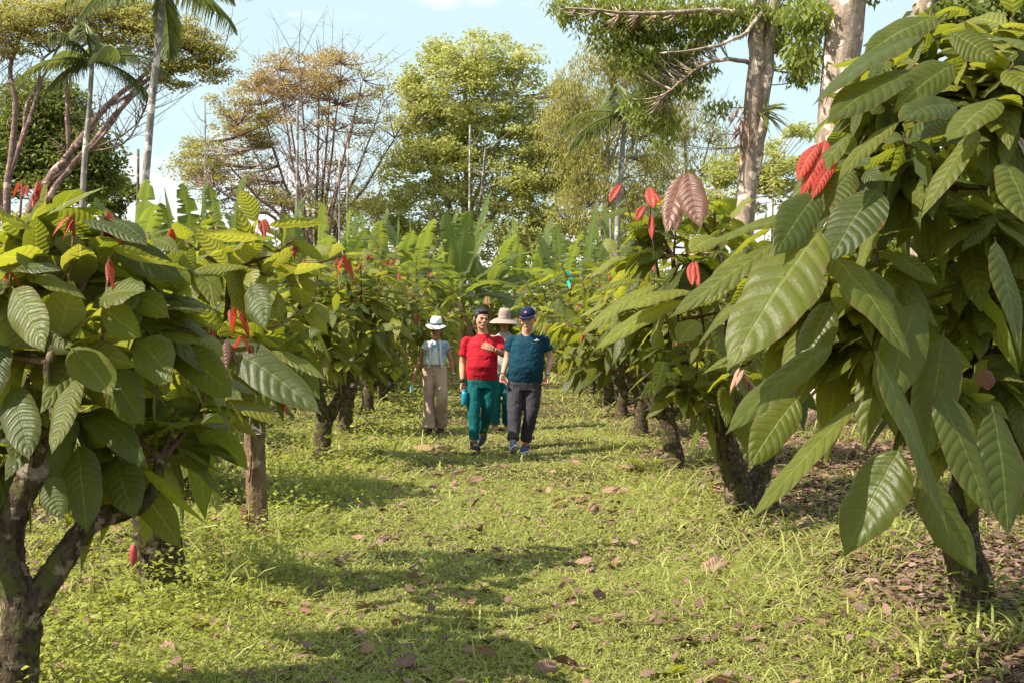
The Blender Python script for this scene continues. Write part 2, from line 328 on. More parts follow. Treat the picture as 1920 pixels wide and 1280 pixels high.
# --- nearest right-hand tree
def right_extra(root,b):
    mb={k:MB() for k in ('leaf','deep','young')}
    U=lambda x,y,z:np.array([x,y,z],float)
    H=[((1545,425,5.3),(1392,672,5.0),.37,U(-.35,-.75,.55),'leaf',.15),
       ((1552,470,5.4),(1690,655,5.1),.30,U(.25,-.7,.65),'leaf',.15),
       ((1735,60,5.9),(1522,198,5.5),.27,U(-.35,-.55,.75),'deep',.15),
       ((1760,30,6.0),(1622,100,5.8),.22,U(-.2,-.6,.75),'leaf',.1),
       ((1720,130,5.7),(1545,222,5.4),.26,U(-.3,-.6,.7),'deep',.12),
       ((1800,200,5.6),(1672,222,5.3),.22,U(-.1,-.8,.5),'deep',.2),
       ((1795,120,5.7),(1682,200,5.5),.20,U(-.1,-.85,.4),'leaf',.2),
       ((1868,185,5.4),(1800,262,5.2),.21,U(-.2,-.6,.7),'leaf',.12),
       ((1838,238,5.4),(1742,395,5.2),.17,U(-.6,-.5,.6),'leaf',.15),
       ((1535,362,5.4),(1462,470,5.2),.21,U(-.2,-.85,.4),'deep',.2),
       ((1600,318,5.6),(1532,412,5.4),.22,U(-.2,-.75,.5),'deep',.15),
       ((1650,350,5.4),(1562,480,5.2),.28,U(-.4,-.7,.5),'deep',.15),
       ((1468,448,5.5),(1290,602,5.3),.15,U(-.4,-.5,.8),'leaf',.15),
       ((1520,400,5.7),(1302,470,5.5),.22,U(-.2,-.45,.9),'leaf',.1),
       ((1622,738,5.2),(1415,972,4.8),.14,U(-.75,-.5,.6),'leaf',.05),
       ((1570,640,5.3),(1352,800,5.0),.19,U(-.5,-.6,.6),'deep',.08),
       ((1690,835,5.1),(1598,1030,5.0),.30,U(-.5,-.85,.15),'deep',.1),
       ((1640,655,5.2),(1770,985,4.9),.20,U(.5,-.8,.4),'deep',.1),
       ((1712,880,5.2),(1812,1062,5.1),.21,U(.3,-.85,.3),'deep',.12),
       ((1755,720,5.3),(1842,952,5.1),.23,U(.3,-.85,.35),'deep',.1),
       ((1500,742,5.4),(1408,860,5.3),.20,U(-.3,-.8,.4),'leaf',.15),
       ((1432,655,5.5),(1322,700,5.4),.14,U(-.3,-.5,.8),'leaf',.15),
       ((1600,245,5.7),(1490,390,5.5),.15,U(-.5,-.4,.8),'leaf',.15),
       ((1690,225,5.5),(1560,330,5.3),.13,U(-.4,-.3,.9),'leaf',.1),
       ((1745,225,5.5),(1700,232,5.3),.10,U(0,-.3,.9),'young',.1),
       ((1865,445,5.3),(1905,650,5.1),.20,U(.4,-.7,.6),'deep',.12),
       ((1880,300,5.3),(1930,420,5.1),.24,U(.3,-.6,.7),'leaf',.12),
       ((1885,130,5.4),(1960,185,5.2),.22,U(.2,-.6,.8),'leaf',.1),
       ((1870,70,5.5),(1950,110,5.2),.22,U(.1,-.8,.6),'leaf',.1),
       ((1780,60,5.8),(1862,115,5.7),.20,U(.1,-.8,.5),'leaf',.1),
       ((1860,760,5.3),(1895,985,5.1),.24,U(.2,-.9,.2),'deep',.1),
       ((1720,560,5.4),(1665,760,5.2),.24,U(-.3,-.85,.3),'deep',.12),
       ((1770,620,5.5),(1740,840,5.3),.24,U(-.2,-.9,.3),'deep',.12),
       ((1400,470,5.9),(1330,570,5.7),.17,U(-.3,-.6,.7),'leaf',.1),
       ((1620,500,5.6),(1700,640,5.5),.2,U(.2,-.8,.4),'deep',.1),
       ((1560,560,5.7),(1500,700,5.6),.2,U(-.2,-.8,.4),'deep',.1)]
    hero(mb,b,H,500)
    out=merge([mb[k] for k in ('leaf','young','deep')])
    out.build('large_leaves',[M['leaf'],M['young'],M['deep']],root)
    fb=MB()
    for p,q,w in (((1538,268,5.75),(1492,312,5.5),.07),((1556,283,5.7),(1500,338,5.45),.065),((1572,300,5.65),(1520,345,5.4),.06),((1548,262,5.8),(1535,300,5.6),.07)):
        P=W(*p)-b;Q=W(*q)-b; leaves(fb,P,Q-P,np.array([-.3,-.9,.5]),np.linalg.norm(Q-P)*1.2,w,.1,fold=.3,det='hero',quilt=.05)
    o=fb.build('young_leaves',M['flush'],root); tag(o,'large red young leaves with pale veins')
    db=MB()
    for p,q,w in (((1868,845,5.6),(1862,960,5.5),.13),((1898,840,5.7),(1888,890,5.6),.09),((1845,690,5.6),(1850,730,5.6),.08)):
        db=MB(); P=W(*p)-b;Q=W(*q)-b; leaves(db,P,Q-P,np.array([-.3,-.9,.1]),np.linalg.norm(Q-P),w,.05,fold=.4,det='hero')
        o=db.build('dead_leaf',M['bronze'],root); tag(o,'hanging rust brown dead leaf')
    # forked cut stub with dark rot hole
    st=MB(); tube(st,[W(1778,1010,6.65)-b,W(1758,975,6.6)-b,W(1745,950,6.55)-b],[.07,.062,.05],12,rough=.1,sub=2); st.build('cut_stub',M['bark'],root)
def px(lst): return [W(*p) for p in lst]
bR=W(1835,1172,6.7)
cacao('nearest right cacao tree with huge drooping glossy leaves and a cut stub on its trunk',bR[0],6.7,seed=3,det='mid',LL=.42,
   tips=px([(1560,300,6.0),(1500,420,6.1),(1450,520,6.2),(1600,480,6.0),(1650,620,5.9),(1700,330,6.2),(1760,180,6.4),(1810,110,6.3),(1860,60,6.6),(1700,90,6.7),(1640,200,6.7),(1900,220,6.2),
            (1870,400,6.1),(1800,520,6.3),(1900,560,6.4),(1560,640,6.3),(1500,600,6.7),(1720,730,6.1),(1820,760,6.0),(1900,720,6.3),(1780,640,6.8),(1620,380,7.0),(1700,500,7.2),(1850,300,7.2),
            (1960,150,6.4),(2000,350,6.3),(2040,520,6.6),(2000,680,6.4),(2080,260,6.9),(1930,840,6.3),(1660,560,7.3),(1760,300,7.5),(1900,480,7.5),(1820,200,7.4),(1590,250,6.6),(1740,40,6.6),(1820,30,6.8),(1900,30,6.6),(1900,120,6.2),(1660,110,6.4),(1600,170,6.3),(1530,330,6.5),(1690,260,6.0),(1450,430,6.4),(1400,520,6.6),(1640,420,5.9)]),
   trunk=[([bR+[0,0,-.15],W(1822,1090,6.7),W(1800,1010,6.7),W(1810,900,6.7),W(1822,800,6.7),W(1812,720,6.7)],[.15,.125,.105,.085,.08,.07]),
          ([W(1812,740,6.7),W(1850,600,6.6),W(1765,470,6.5),W(1790,350,6.5),W(1800,220,6.5)],[.045,.04,.032,.024,.014]),
          ([W(1815,780,6.7),W(1740,700,6.4),W(1660,640,6.3)],[.035,.028,.018]),
          ([W(1830,800,6.7),W(1900,680,6.7),W(1960,520,6.6)],[.06,.045,.025]),
          ([W(1800,1020,6.7),W(1766,985,6.65),W(1745,955,6.6)],[.09,.075,.055])],
   fork=1.3,lean=(-.05,0),stems=1,trunk_r=.06,flush=.02,yng=.12,nl=19,extra=right_extra)
# --- second right-hand tree
def r2_extra(root,b):
    fb=MB(); U=np.array
    for p,q,w in (((1285,322,9.5),(1242,425,9.3),.17),((1290,320,9.4),(1304,418,9.2),.21),((1276,370,9.6),(1262,430,9.5),.08)):
        P=W(*p)-b;Q=W(*q)-b; leaves(fb,P,Q-P,U([-.3,-.9,.3]),np.linalg.norm(Q-P)*1.05,w,.05,fold=.3,det='hero',quilt=.05)
    o=fb.build('bronze_leaves',M['bronze'],root); tag(o,'pair of large pinkish brown young leaves hanging at the top')
    fb=MB()
    for p,q,w in (((1218,350,9.7),(1222,388,9.6),.09),((1212,352,9.7),(1236,380,9.6),.06),((1210,385,9.7),(1190,410,9.6),.07),((1222,400,9.7),(1218,445,9.6),.05),((1298,490,9.2),(1294,532,9.1),.07),((1304,488,9.2),(1306,535,9.1),.05),((1165,345,9.9),(1140,375,9.8),.07)):
        P=W(*p)-b;Q=W(*q)-b; leaves(fb,P,Q-P,U([-.2,-.9,.3]),np.linalg.norm(Q-P)*1.05,w,.05,fold=.5,det='hero',quilt=.05)
    o=fb.build('young_leaves',M['flush'],root); tag(o,'bright red young leaves')
    for tp,md,bt in (((1280,318,9.5),(1268,420,9.7),(1262,500,10)),((1216,346,9.7),(1222,430,9.8),(1235,520,10)),((1166,343,9.9),(1180,400,10),(1205,490,10)),((1301,487,9.2),(1308,540,9.5),(1320,620,10))):
        sb=MB(); tube(sb,[W(*tp)-b,W(*md)-b,W(*bt)-b],[.005,.007,.011],6,sub=4); sb.build('shoot',M['shoot'],root)
    mb=MB()
    for p,q,w,n in (((1300,545,9.4),(1160,580,9.0),.22,U([-.2,-.4,.9])),((1290,560,9.3),(1110,650,8.9),.2,U([-.3,-.5,.8])),((1240,530,9.6),(1085,625,9.3),.16,U([-.3,-.5,.8])),
                  ((1215,525,9.8),(1110,545,9.5),.12,U([-.2,-.5,.9])),((1345,445,9.1),(1290,470,8.9),.2,U([-.2,-.7,.7])),((1310,600,9.4),(1270,640,9.2),.2,U([-.2,-.7,.6]))):
        P=W(*p)-b;Q=W(*q)-b; leaves(mb,P,Q-P+np.array([0,0,.12*np.linalg.norm(Q-P)]),n,np.linalg.norm(Q-P),w,.12,fold=.25,det='hero',quilt=.05)
    o=mb.build('yellow_leaves',M['young'],root); tag(o,'long yellow green young leaves lit through by the sun')
    db=MB()
    P=W(1388,690,8.9)-b; flush_bunch(db,P,6,.16,0,4); o=db.build('dead_leaf',M['dry'],root); tag(o,'curled orange brown dead leaf bundle')
bR2=W(1392,965,10.6)
cacao('right cacao tree with two big pinkish brown leaves hanging at its top',bR2[0],10.6,seed=5,det='mid',LL=.38,
   tips=px([(1180,370,10.3),(1230,400,10),(1290,350,10.2),(1340,380,10.4),(1200,470,10),(1150,560,10.1),(1230,560,9.7),(1290,500,9.7),(1350,470,9.8),(1400,560,9.6),(1310,640,9.6),
      (1240,650,9.9),(1180,620,10.3),(1380,690,9.6),(1450,640,9.9),(1270,720,10),(1330,760,10),(1420,760,10),(1500,700,10.3),(1240,440,11),(1330,430,11),(1420,480,11.2),(1500,560,11.2),
      (1300,560,11.4),(1200,540,11.4),(1380,620,11.5),(1470,430,11),(1550,500,10.8),(1370,400,11),(1450,350,11.5),(1580,640,11.2),(1150,480,10.8)]),
   trunk=[([bR2+[0,0,-.15],W(1384,910,10.6),W(1366,850,10.6),W(1352,800,10.5)],[.16,.125,.115,.09]),
          ([W(1395,960,10.7),W(1425,890,10.8),W(1452,820,10.9),W(1500,760,11)],[.12,.10,.07,.05]),
          ([W(1352,810,10.5),W(1300,740,10.3),W(1270,600,10.1),W(1262,480,10)],[.06,.045,.03,.018]),
          ([W(1354,810,10.5),W(1350,700,10.4),W(1370,560,10.3),W(1340,450,10.3)],[.05,.04,.03,.018])],
   fork=.9,stems=1,lean=(-.1,0),trunk_r=.05,flush=.05,yng=.24,nl=13,extra=r2_extra)
# --- nearest left-hand tree (forked mossy trunk at the lower left corner)
def l1_extra(root,b):
    mb={k:MB() for k in ('leaf','deep','young')}
    U=lambda x,y,z:np.array([x,y,z],float)
    H=[((22,538,4.9),(88,645,4.7),0.180,U(-.4,-.7,.6),'leaf',.1),
       ((185,560,5.0),(265,552,4.8),0.198,U(-.75,-.5,.55),'leaf',.15),
       ((188,575,5.0),(258,640,4.9),0.162,U(-.7,-.5,.6),'leaf',.1),
       ((-30,400,4.9),(62,428,4.7),0.144,U(.1,-.5,-.8),'young',.1),
       ((82,407,5.0),(205,343,4.9),0.081,U(-.1,-.5,.8),'young',.05),
       ((205,470,5.2),(355,505,5.0),0.153,U(-.1,-.6,-.8),'young',.12),
       ((48,515,5.0),(160,560,4.8),0.126,U(-.2,-.4,.9),'leaf',.1),
       ((-20,505,5.0),(120,510,4.8),0.108,U(-.2,-.3,.9),'deep',.1),
       ((255,640,5.1),(330,700,4.9),0.216,U(-.1,-.8,.4),'deep',.1),
       ((215,850,5.3),(240,965,5.1),0.198,U(-.2,-.85,.4),'deep',.12),
       ((262,880,5.3),(392,988,5.1),0.153,U(.2,-.7,-.5),'leaf',.1),
       ((250,900,5.4),(330,1020,5.2),0.162,U(.2,-.85,.3),'leaf',.15),
       ((145,830,5.1),(165,985,4.9),0.198,U(-.1,-.9,.2),'deep',.1),
       ((130,960,5.0),(64,1055,4.9),0.090,U(-.8,-.5,.4),'leaf',.1),
       ((20,720,5.0),(60,850,4.8),0.180,U(-.2,-.8,.4),'deep',.1),
       ((150,700,5.0),(95,840,4.8),0.144,U(-.3,-.8,.4),'leaf',.1),
       ((200,690,5.1),(265,790,5.0),0.198,U(0,-.9,.3),'deep',.1),
       ((130,650,5.0),(215,735,4.8),0.189,U(-.2,-.7,.6),'leaf',.1),
       ((320,650,5.5),(440,740,5.3),0.198,U(0,-.9,.3),'deep',.1),
       ((150,410,5.2),(265,460,5.1),0.090,U(-.2,-.4,.9),'deep',.15),
       ((90,890,4.9),(110,970,4.8),0.126,U(-.1,-.9,.2),'deep',.1),
       ((50,610,5.1),(140,660,5.0),0.162,U(-.4,-.6,.7),'leaf',.1),
       ((10,640,5.0),(-30,760,4.9),0.180,U(-.3,-.8,.4),'deep',.1)]
    hero(mb,b,H,700)
    out=merge([mb[k] for k in ('leaf','young','deep')])
    out.build('large_leaves',[M['leaf'],M['young'],M['deep']],root)
    fb=MB(); sb=MB()
    for (p,n,s) in (((22,505,5.0),4,.085),((140,405,5.1),5,.085),((205,485,5.0),3,.10),((42,345,5.3),5,.08),((70,345,5.3),5,.08),((75,400,5.3),4,.12)):
        P=W(*p)-b; flush_bunch(fb,P,n,s,0,int(p[0])); sb=MB(); tube(sb,[P+[0,0,.01],P-[.01,0,.14],P-[.03,0,.32]],[.004,.006,.008],6); sb.build('shoot',M['shoot'],root)
    fb.build('young_leaves',M['flush'],root)
    cb=MB(); P=W(62,878,5.0)-b; tube(cb,[P+[-.004,.01,-.015],P+[.004,-.012,.012]],[.062,.060],16); cb.build('cut_face',M['cut'],root)
bL=W(28,1330,5.0)
cacao('near cacao tree at the left edge with forked mossy trunk and sawn limb end',bL[0],5.0,seed=8,det='mid',LL=.38,
   tips=px([(30,400,5.3),(110,380,5.5),(200,400,5.4),(280,440,5.6),(60,500,5.2),(160,500,5.3),(250,540,5.4),(340,540,5.6),(20,620,5.2),(110,640,5.1),(200,640,5.2),(300,640,5.4),
            (380,620,5.7),(60,760,5.1),(150,780,5.2),(240,780,5.4),(330,760,5.6),(400,700,5.8),(-60,450,5.3),(-80,620,5.2),(-60,800,5.2),(180,860,5.4),(280,860,5.6),(30,850,5.1),(100,460,6.0),(220,450,6.1),(40,560,6.0),(320,500,6.3),(370,800,5.9),(-20,880,5.2)]),
   trunk=[([bL+[0,0,-.15],W(30,1240,5.0),W(40,1150,5.0),W(20,1060,5.0),W(22,980,5.0),W(62,885,5.0)],[.115,.092,.086,.066,.062,.057]),
          ([W(45,1160,5.0),W(110,1060,5.05),W(170,980,5.15),W(240,955,5.25),W(285,930,5.35),W(300,860,5.4)],[.068,.056,.050,.044,.036,.022]),
          ([W(60,890,5.0),W(100,780,5.0),W(90,680,5.0),W(140,560,5.2)],[.022,.020,.018,.010])],
   fork=1.0,stems=1,trunk_r=.03,flush=.06,yng=.20,nl=12,extra=l1_extra)
# --- second left tree: trunk with dark peeling bark
def l2_extra(root,b):
    mb={k:MB() for k in ('leaf','deep','young')}
    U=lambda x,y,z:np.array([x,y,z],float)
    H=[((395,635,7.0),(600,765,6.7),.28,U(.1,-.8,.5),'deep',.1),((505,655,7.2),(615,708,7.0),.13,U(-.3,-.4,.9),'leaf',.1),((470,530,7.2),(500,610,7.0),.2,U(0,-.9,.3),'deep',.1),
       ((360,560,7.0),(300,610,6.8),.2,U(-.6,-.5,.6),'leaf',.1),((500,425,7.5),(612,412,7.3),.11,U(0,-.5,-.8),'young',.05),((490,450,7.5),(380,440,7.3),.12,U(0,-.5,-.8),'young',.08),
       ((470,500,7.4),(352,508,7.2),.12,U(0,-.4,.9),'young',.08),((360,690,6.9),(455,745,6.7),.16,U(-.4,-.5,.8),'leaf',.1),((410,760,6.9),(400,850,6.8),.2,U(0,-.9,.2),'deep',.1)]
    hero(mb,b,H,900); out=merge([mb[k] for k in ('leaf','young','deep')])
    out.build('large_leaves',[M['leaf'],M['young'],M['deep']],root)
    fb=MB()
    for (p,n,s) in (((498,412,7.4),4,.09),((440,580,6.9),7,.12),((455,625,6.9),4,.13)): flush_bunch(fb,W(*p)-b,n,s,0,int(p[0]))
    fb.build('young_leaves',M['flush'],root)
    bb=MB(); flush_bunch(bb,W(428,640,6.9)-b,6,.15,0,9); o=bb.build('bronze_leaves',M['bronze'],root); tag(o,'curled pinkish brown leaves in the crown')
    pb=MB(); P=W(250,1040,7.4)-b; tube(pb,[P+[0,0,.06],P+[0,0,.03],P+[0,0,-.02],P+[0,0,-.06]],[.008,.022,.022,.004],10,sub=3); pb.build('cacao_pod',plain('pod_red',(.45,.06,.08),.4),root)
bL2=W(312,1100,7.6)
cacao('left cacao tree with dark leaning trunk, just before the cut wooden post',bL2[0],7.6,seed=11,det='mid',LL=.37,
   tips=px([(330,430,7.8),(400,400,8),(480,420,7.9),(550,450,8),(350,520,7.5),(430,500,7.6),(520,520,7.6),(590,560,7.9),(640,480,8.4),(320,620,7.3),(400,620,7.2),(480,640,7.3),(560,640,7.5),
            (340,720,7.2),(420,740,7.2),(250,600,7.5),(180,540,7.8),(200,700,7.6),(280,780,7.4),(380,820,7.3),(440,570,8.2),(520,600,8.4),(240,480,8.2),(150,620,8.4),(330,560,8.4),(440,680,8.3),(220,800,8)]),
   trunk=[([bL2+[0,0,-.15],W(300,1040,7.55),W(285,970,7.5),W(262,900,7.5),W(258,840,7.5),W(280,760,7.5)],[.17,.15,.14,.10,.07,.05]),
          ([W(280,950,7.5),W(330,870,7.5),W(380,780,7.6),W(420,640,7.6),W(430,500,7.7)],[.06,.045,.035,.025,.014])],
   fork=.9,stems=1,lean=(-.1,0),trunk_r=.05,flush=.08,yng=.32,nl=11,extra=l2_extra)
# --- remaining trees of the two rows along the path, in order of distance
row=[(-2.15,14.4,2.75,1.0,.5,'left cacao tree with short Y-shaped trunk standing beyond the cut post',14,.32,.5),
     (1.78,13.9,2.65,1.18,.62,'right-hand cacao tree with thick mossy leaning trunk beside the fern',24,.34,.6),
     (-2.95,11.2,2.2,1.0,.55,'left cacao tree whose crown spreads right behind the cut post',33,.33,.6),
     (-2.38,18.2,2.9,1.05,.5,'left cacao tree with a red pod low on its trunk, near the dry leaves',42,.32,.5),
     (1.75,17.6,2.8,1.18,.6,'right-hand cacao tree just to the right of the man in the navy T-shirt',51,.32,.5),
     (-2.45,21.6,3.0,1.3,.5,'left cacao tree just behind and left of the woman in the white hat',62,.32,.5),
     (1.8,21.2,2.9,1.35,.6,'right-hand cacao tree with drooping dark crown a little beyond the walkers',71,.32,.5)]
for x,y,h,s,fkk,lb,sd,ll,lo in row:
    ex=None
    cacao(lb,x,y,h=h,spread=s,fork=fkk,ns=58,LL=ll,seed=sd,det='mid',trunk_r=.10,yng=.26,flush=.16,low=lo-.2,nl=14,lean=(-.12 if sd==24 else .05,0))
# --- plantation behind: variants copied with own turn and size
vars_=[]
for k in range(4):
    vars_.append(cacao('cacao tree with dark leaves in the plantation rows behind the path',-40-4*k,30,h=2.5,spread=1.35,fork=.55,ns=44,LL=.34,seed=200+k*9,det='low',trunk_r=.08,yng=.26,flush=.16,low=.30,nl=13))
spots=[]
for rx in (-5.4,-8.7,-12.1,-15.5,-19.0,-22.5,5.0,8.3,11.6,15.0,18.4,22):
    y=7.5+abs(rx)*.3
    while y<47:
        if abs(rx)<.47*y: spots.append((rx+rng.normal()*.2,y+rng.normal()*.25))
        y+=3.35 if y<30 else 4.2
for y in (25,28.5,32,36,40,44): spots+= [(-2.4-max(0,y-26)*.13+rng.normal()*.12,y),(1.9+rng.normal()*.12,y)]
for x in (-3.4,-.9,1.2,3.4,5.2,-5.4): spots.append((x,48+rng.random()*3))
far_l='cacao tree in the far row that closes the end of the path'
first=True; used=set()
for (x,y) in spots:
    k=int(rng.integers(4)); o=vars_[k] if k not in used else copy_tree(vars_[k]); used.add(k)
    s=(1.0+.12*rng.normal())*(1.05 if y<24 else 1.22); s=float(np.clip(s,.85,1.45)); o.location=(x,y,float(gz(x,y))); o.rotation_euler=(0,0,rng.random()*6.28); o.scale=(s,s,s*(1.0+.08*rng.normal()))
    if y>=46.9: o['label']='cacao tree in the farthest row, closing the end of the path'; o['group']='cacao trees closing the end of the path'
    elif abs(x)<3 : 
        o['label']='small distant cacao tree lining the %s edge of the path beyond the walkers'%('left' if x<0 else 'right'); o['group']='distant cacao trees along the %s path edge'%('left' if x<0 else 'right')
    elif x<0: o['label']='cacao tree in the plantation left of the path, behind the front row'; o['group']='cacao trees behind the left row'
    else: o['label']='cacao tree in the plantation right of the path, behind the front row'; o['group']='cacao trees behind the right row'
# --- cut post
def post():
    b=W(482,1000,9.6); r=thing('wooden_post','short rough wooden post with splintered top standing in the grass left of the path','post',(b[0],9.6,float(gz(b[0],9.6))))
    mb=MB(); tube(mb,[[0,0,-.1],[0,0,.2],[-.01,0,.5],[-.02,0,.78]],[.083,.08,.076,.074],14,rough=.07,sub=2,ell=.8)
    mb.build('shaft',M['post'],r,smooth=False)
    t=MB(); tube(t,[[-.02,0,.775],[-.02,0,.80],[-.01,0,.815]],[.072,.066,.045],11,rough=.25,ell=.8)
    for k in range(9):
        a=rng.random()*6.28; q=np.array([-.02+.06*math.cos(a),.045*math.sin(a),.78]); tube(t,[q,q+[.02*rng.normal(),0,.03+.05*rng.random()]],[.010,.002],4)
    t.build('splintered_top',M['cut'],r,smooth=False)
    v=MB(); tube(v,[[-.045,-.07,.42],[-.03,-.075,.6],[-.035,-.07,.78],[-.04,-.06,.9]],[.008,.010,.011,.008],6,sub=3); v.build('dead_stem',M['shoot'],r)
    lf=MB(); leaves(lf,np.array([-.085,-.05,.25]),np.array([-.1,0,-1.]),np.array([-.5,-.8,0]),.16,.07,.1,fold=.4,det='mid'); lf.build('hanging_leaf',M['bronze'],r)
post()
# ---------------------------------------------------------------- bananas
def banana(label,bx,by,h,seed,nl=9,group=None,leafL=2.2,stem=.12,dry=3):
    r_=np.random.default_rng(seed); root=thing('banana_plant',label,'banana plant',(bx,by,float(gz(bx,by))),group)
    hs=h-leafL*.88; sb=MB()
    tube(sb,[[0,0,-.1],[.02,0,hs*.4],[0,0,hs*.8],[0,0,hs]],[stem*1.25,stem,stem*.8,stem*.55],12,rough=.05,sub=2); sb.build('stem',M['bananastem'],root)
    for i in range(nl):
        az=i*2.4+r_.random()*.5; el=math.radians(84-78*(i/nl)**.62+8*r_.normal()); L=leafL*(.85+.2*r_.random()); wd=(.48+.12*r_.random())*(leafL/2.4)
        a=np.array([math.cos(az)*math.cos(el),math.sin(az)*math.cos(el),math.sin(el)])
        n_=np.array([-math.cos(az)*math.sin(el),-math.sin(az)*math.sin(el),math.cos(el)])+r_.normal(size=3)*.25
        mb=MB(); dr=(.10+.60*(i/nl)**.8); b0=np.array([0,0,hs-.1])
        pr=([0,.15,.16,.22,.35,.6,.8,.92,.97,1],[.07,.07,.35,.78,1,.98,.86,.58,.32,.05])
        # blade torn into a few strips on one side
        leaves(mb,b0,a+[0,0,dr*.35],n_,L*1.15,wd,dr,fold=.22+.2*r_.random(),wave=.05,det='ban',seed=seed+i,prof=pr,twist=r_.normal()*.25,tear=9)
        mb.build('leaf',M['banana'],root)
    if dry:
        mb=MB(); az=r_.random(dry)*6.28; A=np.stack([np.cos(az)*.35,np.sin(az)*.35,np.full(dry,-1.)],1)
        leaves(mb,np.repeat([[0,0,hs-.1]],dry,0)+A*[.3,.3,0],A,np.stack([np.cos(az),np.sin(az),np.full(dry,.2)],1),hs*.6,.28,.0,fold=.8,wave=.15,det='hero',seed=seed+77)
        mb.build('dry_leaves',M['bananadry'],root)
    return root
bn=[(858,42,5.5,'tall banana plant in the centre behind the walkers, upright bright leaf at its top',15,3.5,.19),
    (700,37,4.95,'banana plant with upright dark leaves, first left of the central one',12,2.7,.13),
    (775,44,5.5,'banana plant half hidden between the central one and its left neighbour',11,2.8,.13),
    (1095,40,4.9,'banana plant with wide arching leaves right of the man in the navy cap',12,3.0,.13),
    (1140,46,5.6,'smaller banana plant behind the arching one, right of centre',10,2.6,.12),
    (598,30,4.2,'banana plant with two broad upright leaves behind the red-budded cacao tree',9,2.3,.12),
    (425,27,4.35,'banana plant above the left cacao crowns, well right of the tall grey palm trunk',12,2.5,.12),
    (372,29,4.7,'banana plant with tall leaves just right of the base of the tall grey palm trunk',12,2.6,.12),
    (255,26,4.5,'banana plant with erect leaves just left of the base of the tall grey palm trunk',11,2.5,.12),
    (490,33,4.7,'banana plant below the multi-stemmed orange tinged tree',10,2.6,.12),
    (1430,34,4.5,'banana plant seen beyond the right cacao trees near the pale forked trunk',11,2.6,.12),
    (645,34,4.5,'banana plant partly hidden behind cacao crowns left of centre',10,2.5,.12),
    (315,32,4.6,'banana plant behind the others at the foot of the tall grey palm trunk',10,2.5,.12),
    (742,39,4.9,'banana plant among the group left of the central one, leaves spread wide',11,2.7,.13),
    (818,47,5.6,'far banana plant just left of the central one',11,2.8,.13),
    (655,41,5.0,'banana plant behind the turquoise tie, left of centre',11,2.7,.13),
    (915,45,5.2,'banana plant just right of the central one',12,2.8,.13),
    (965,48,5.2,'banana plant in front of the low limbs of the central green tree',11,2.8,.13),
    (1055,44,5.0,'banana plant left of the widely arching one, right of centre',11,2.8,.13),
    (1185,43,5.2,'banana plant half hidden behind the red-leaved right cacao tree',11,2.7,.13),
    (550,35,4.6,'banana plant in front of the tall slim pale pole',11,2.5,.12),
    (345,27,4.3,'low banana plant just right of the grey palm trunk, beyond the cacao crowns',11,2.4,.12),
    (1010,50,5.4,'banana plant far behind the man in the navy cap',11,2.6,.12)]
for i,(p,d,h,lb,nl,lf,st) in enumerate(bn):
    banana(lb,(p-960)/F*d,d,h,900+i*13,nl,leafL=lf,stem=st,dry=5 if i==0 else 2)
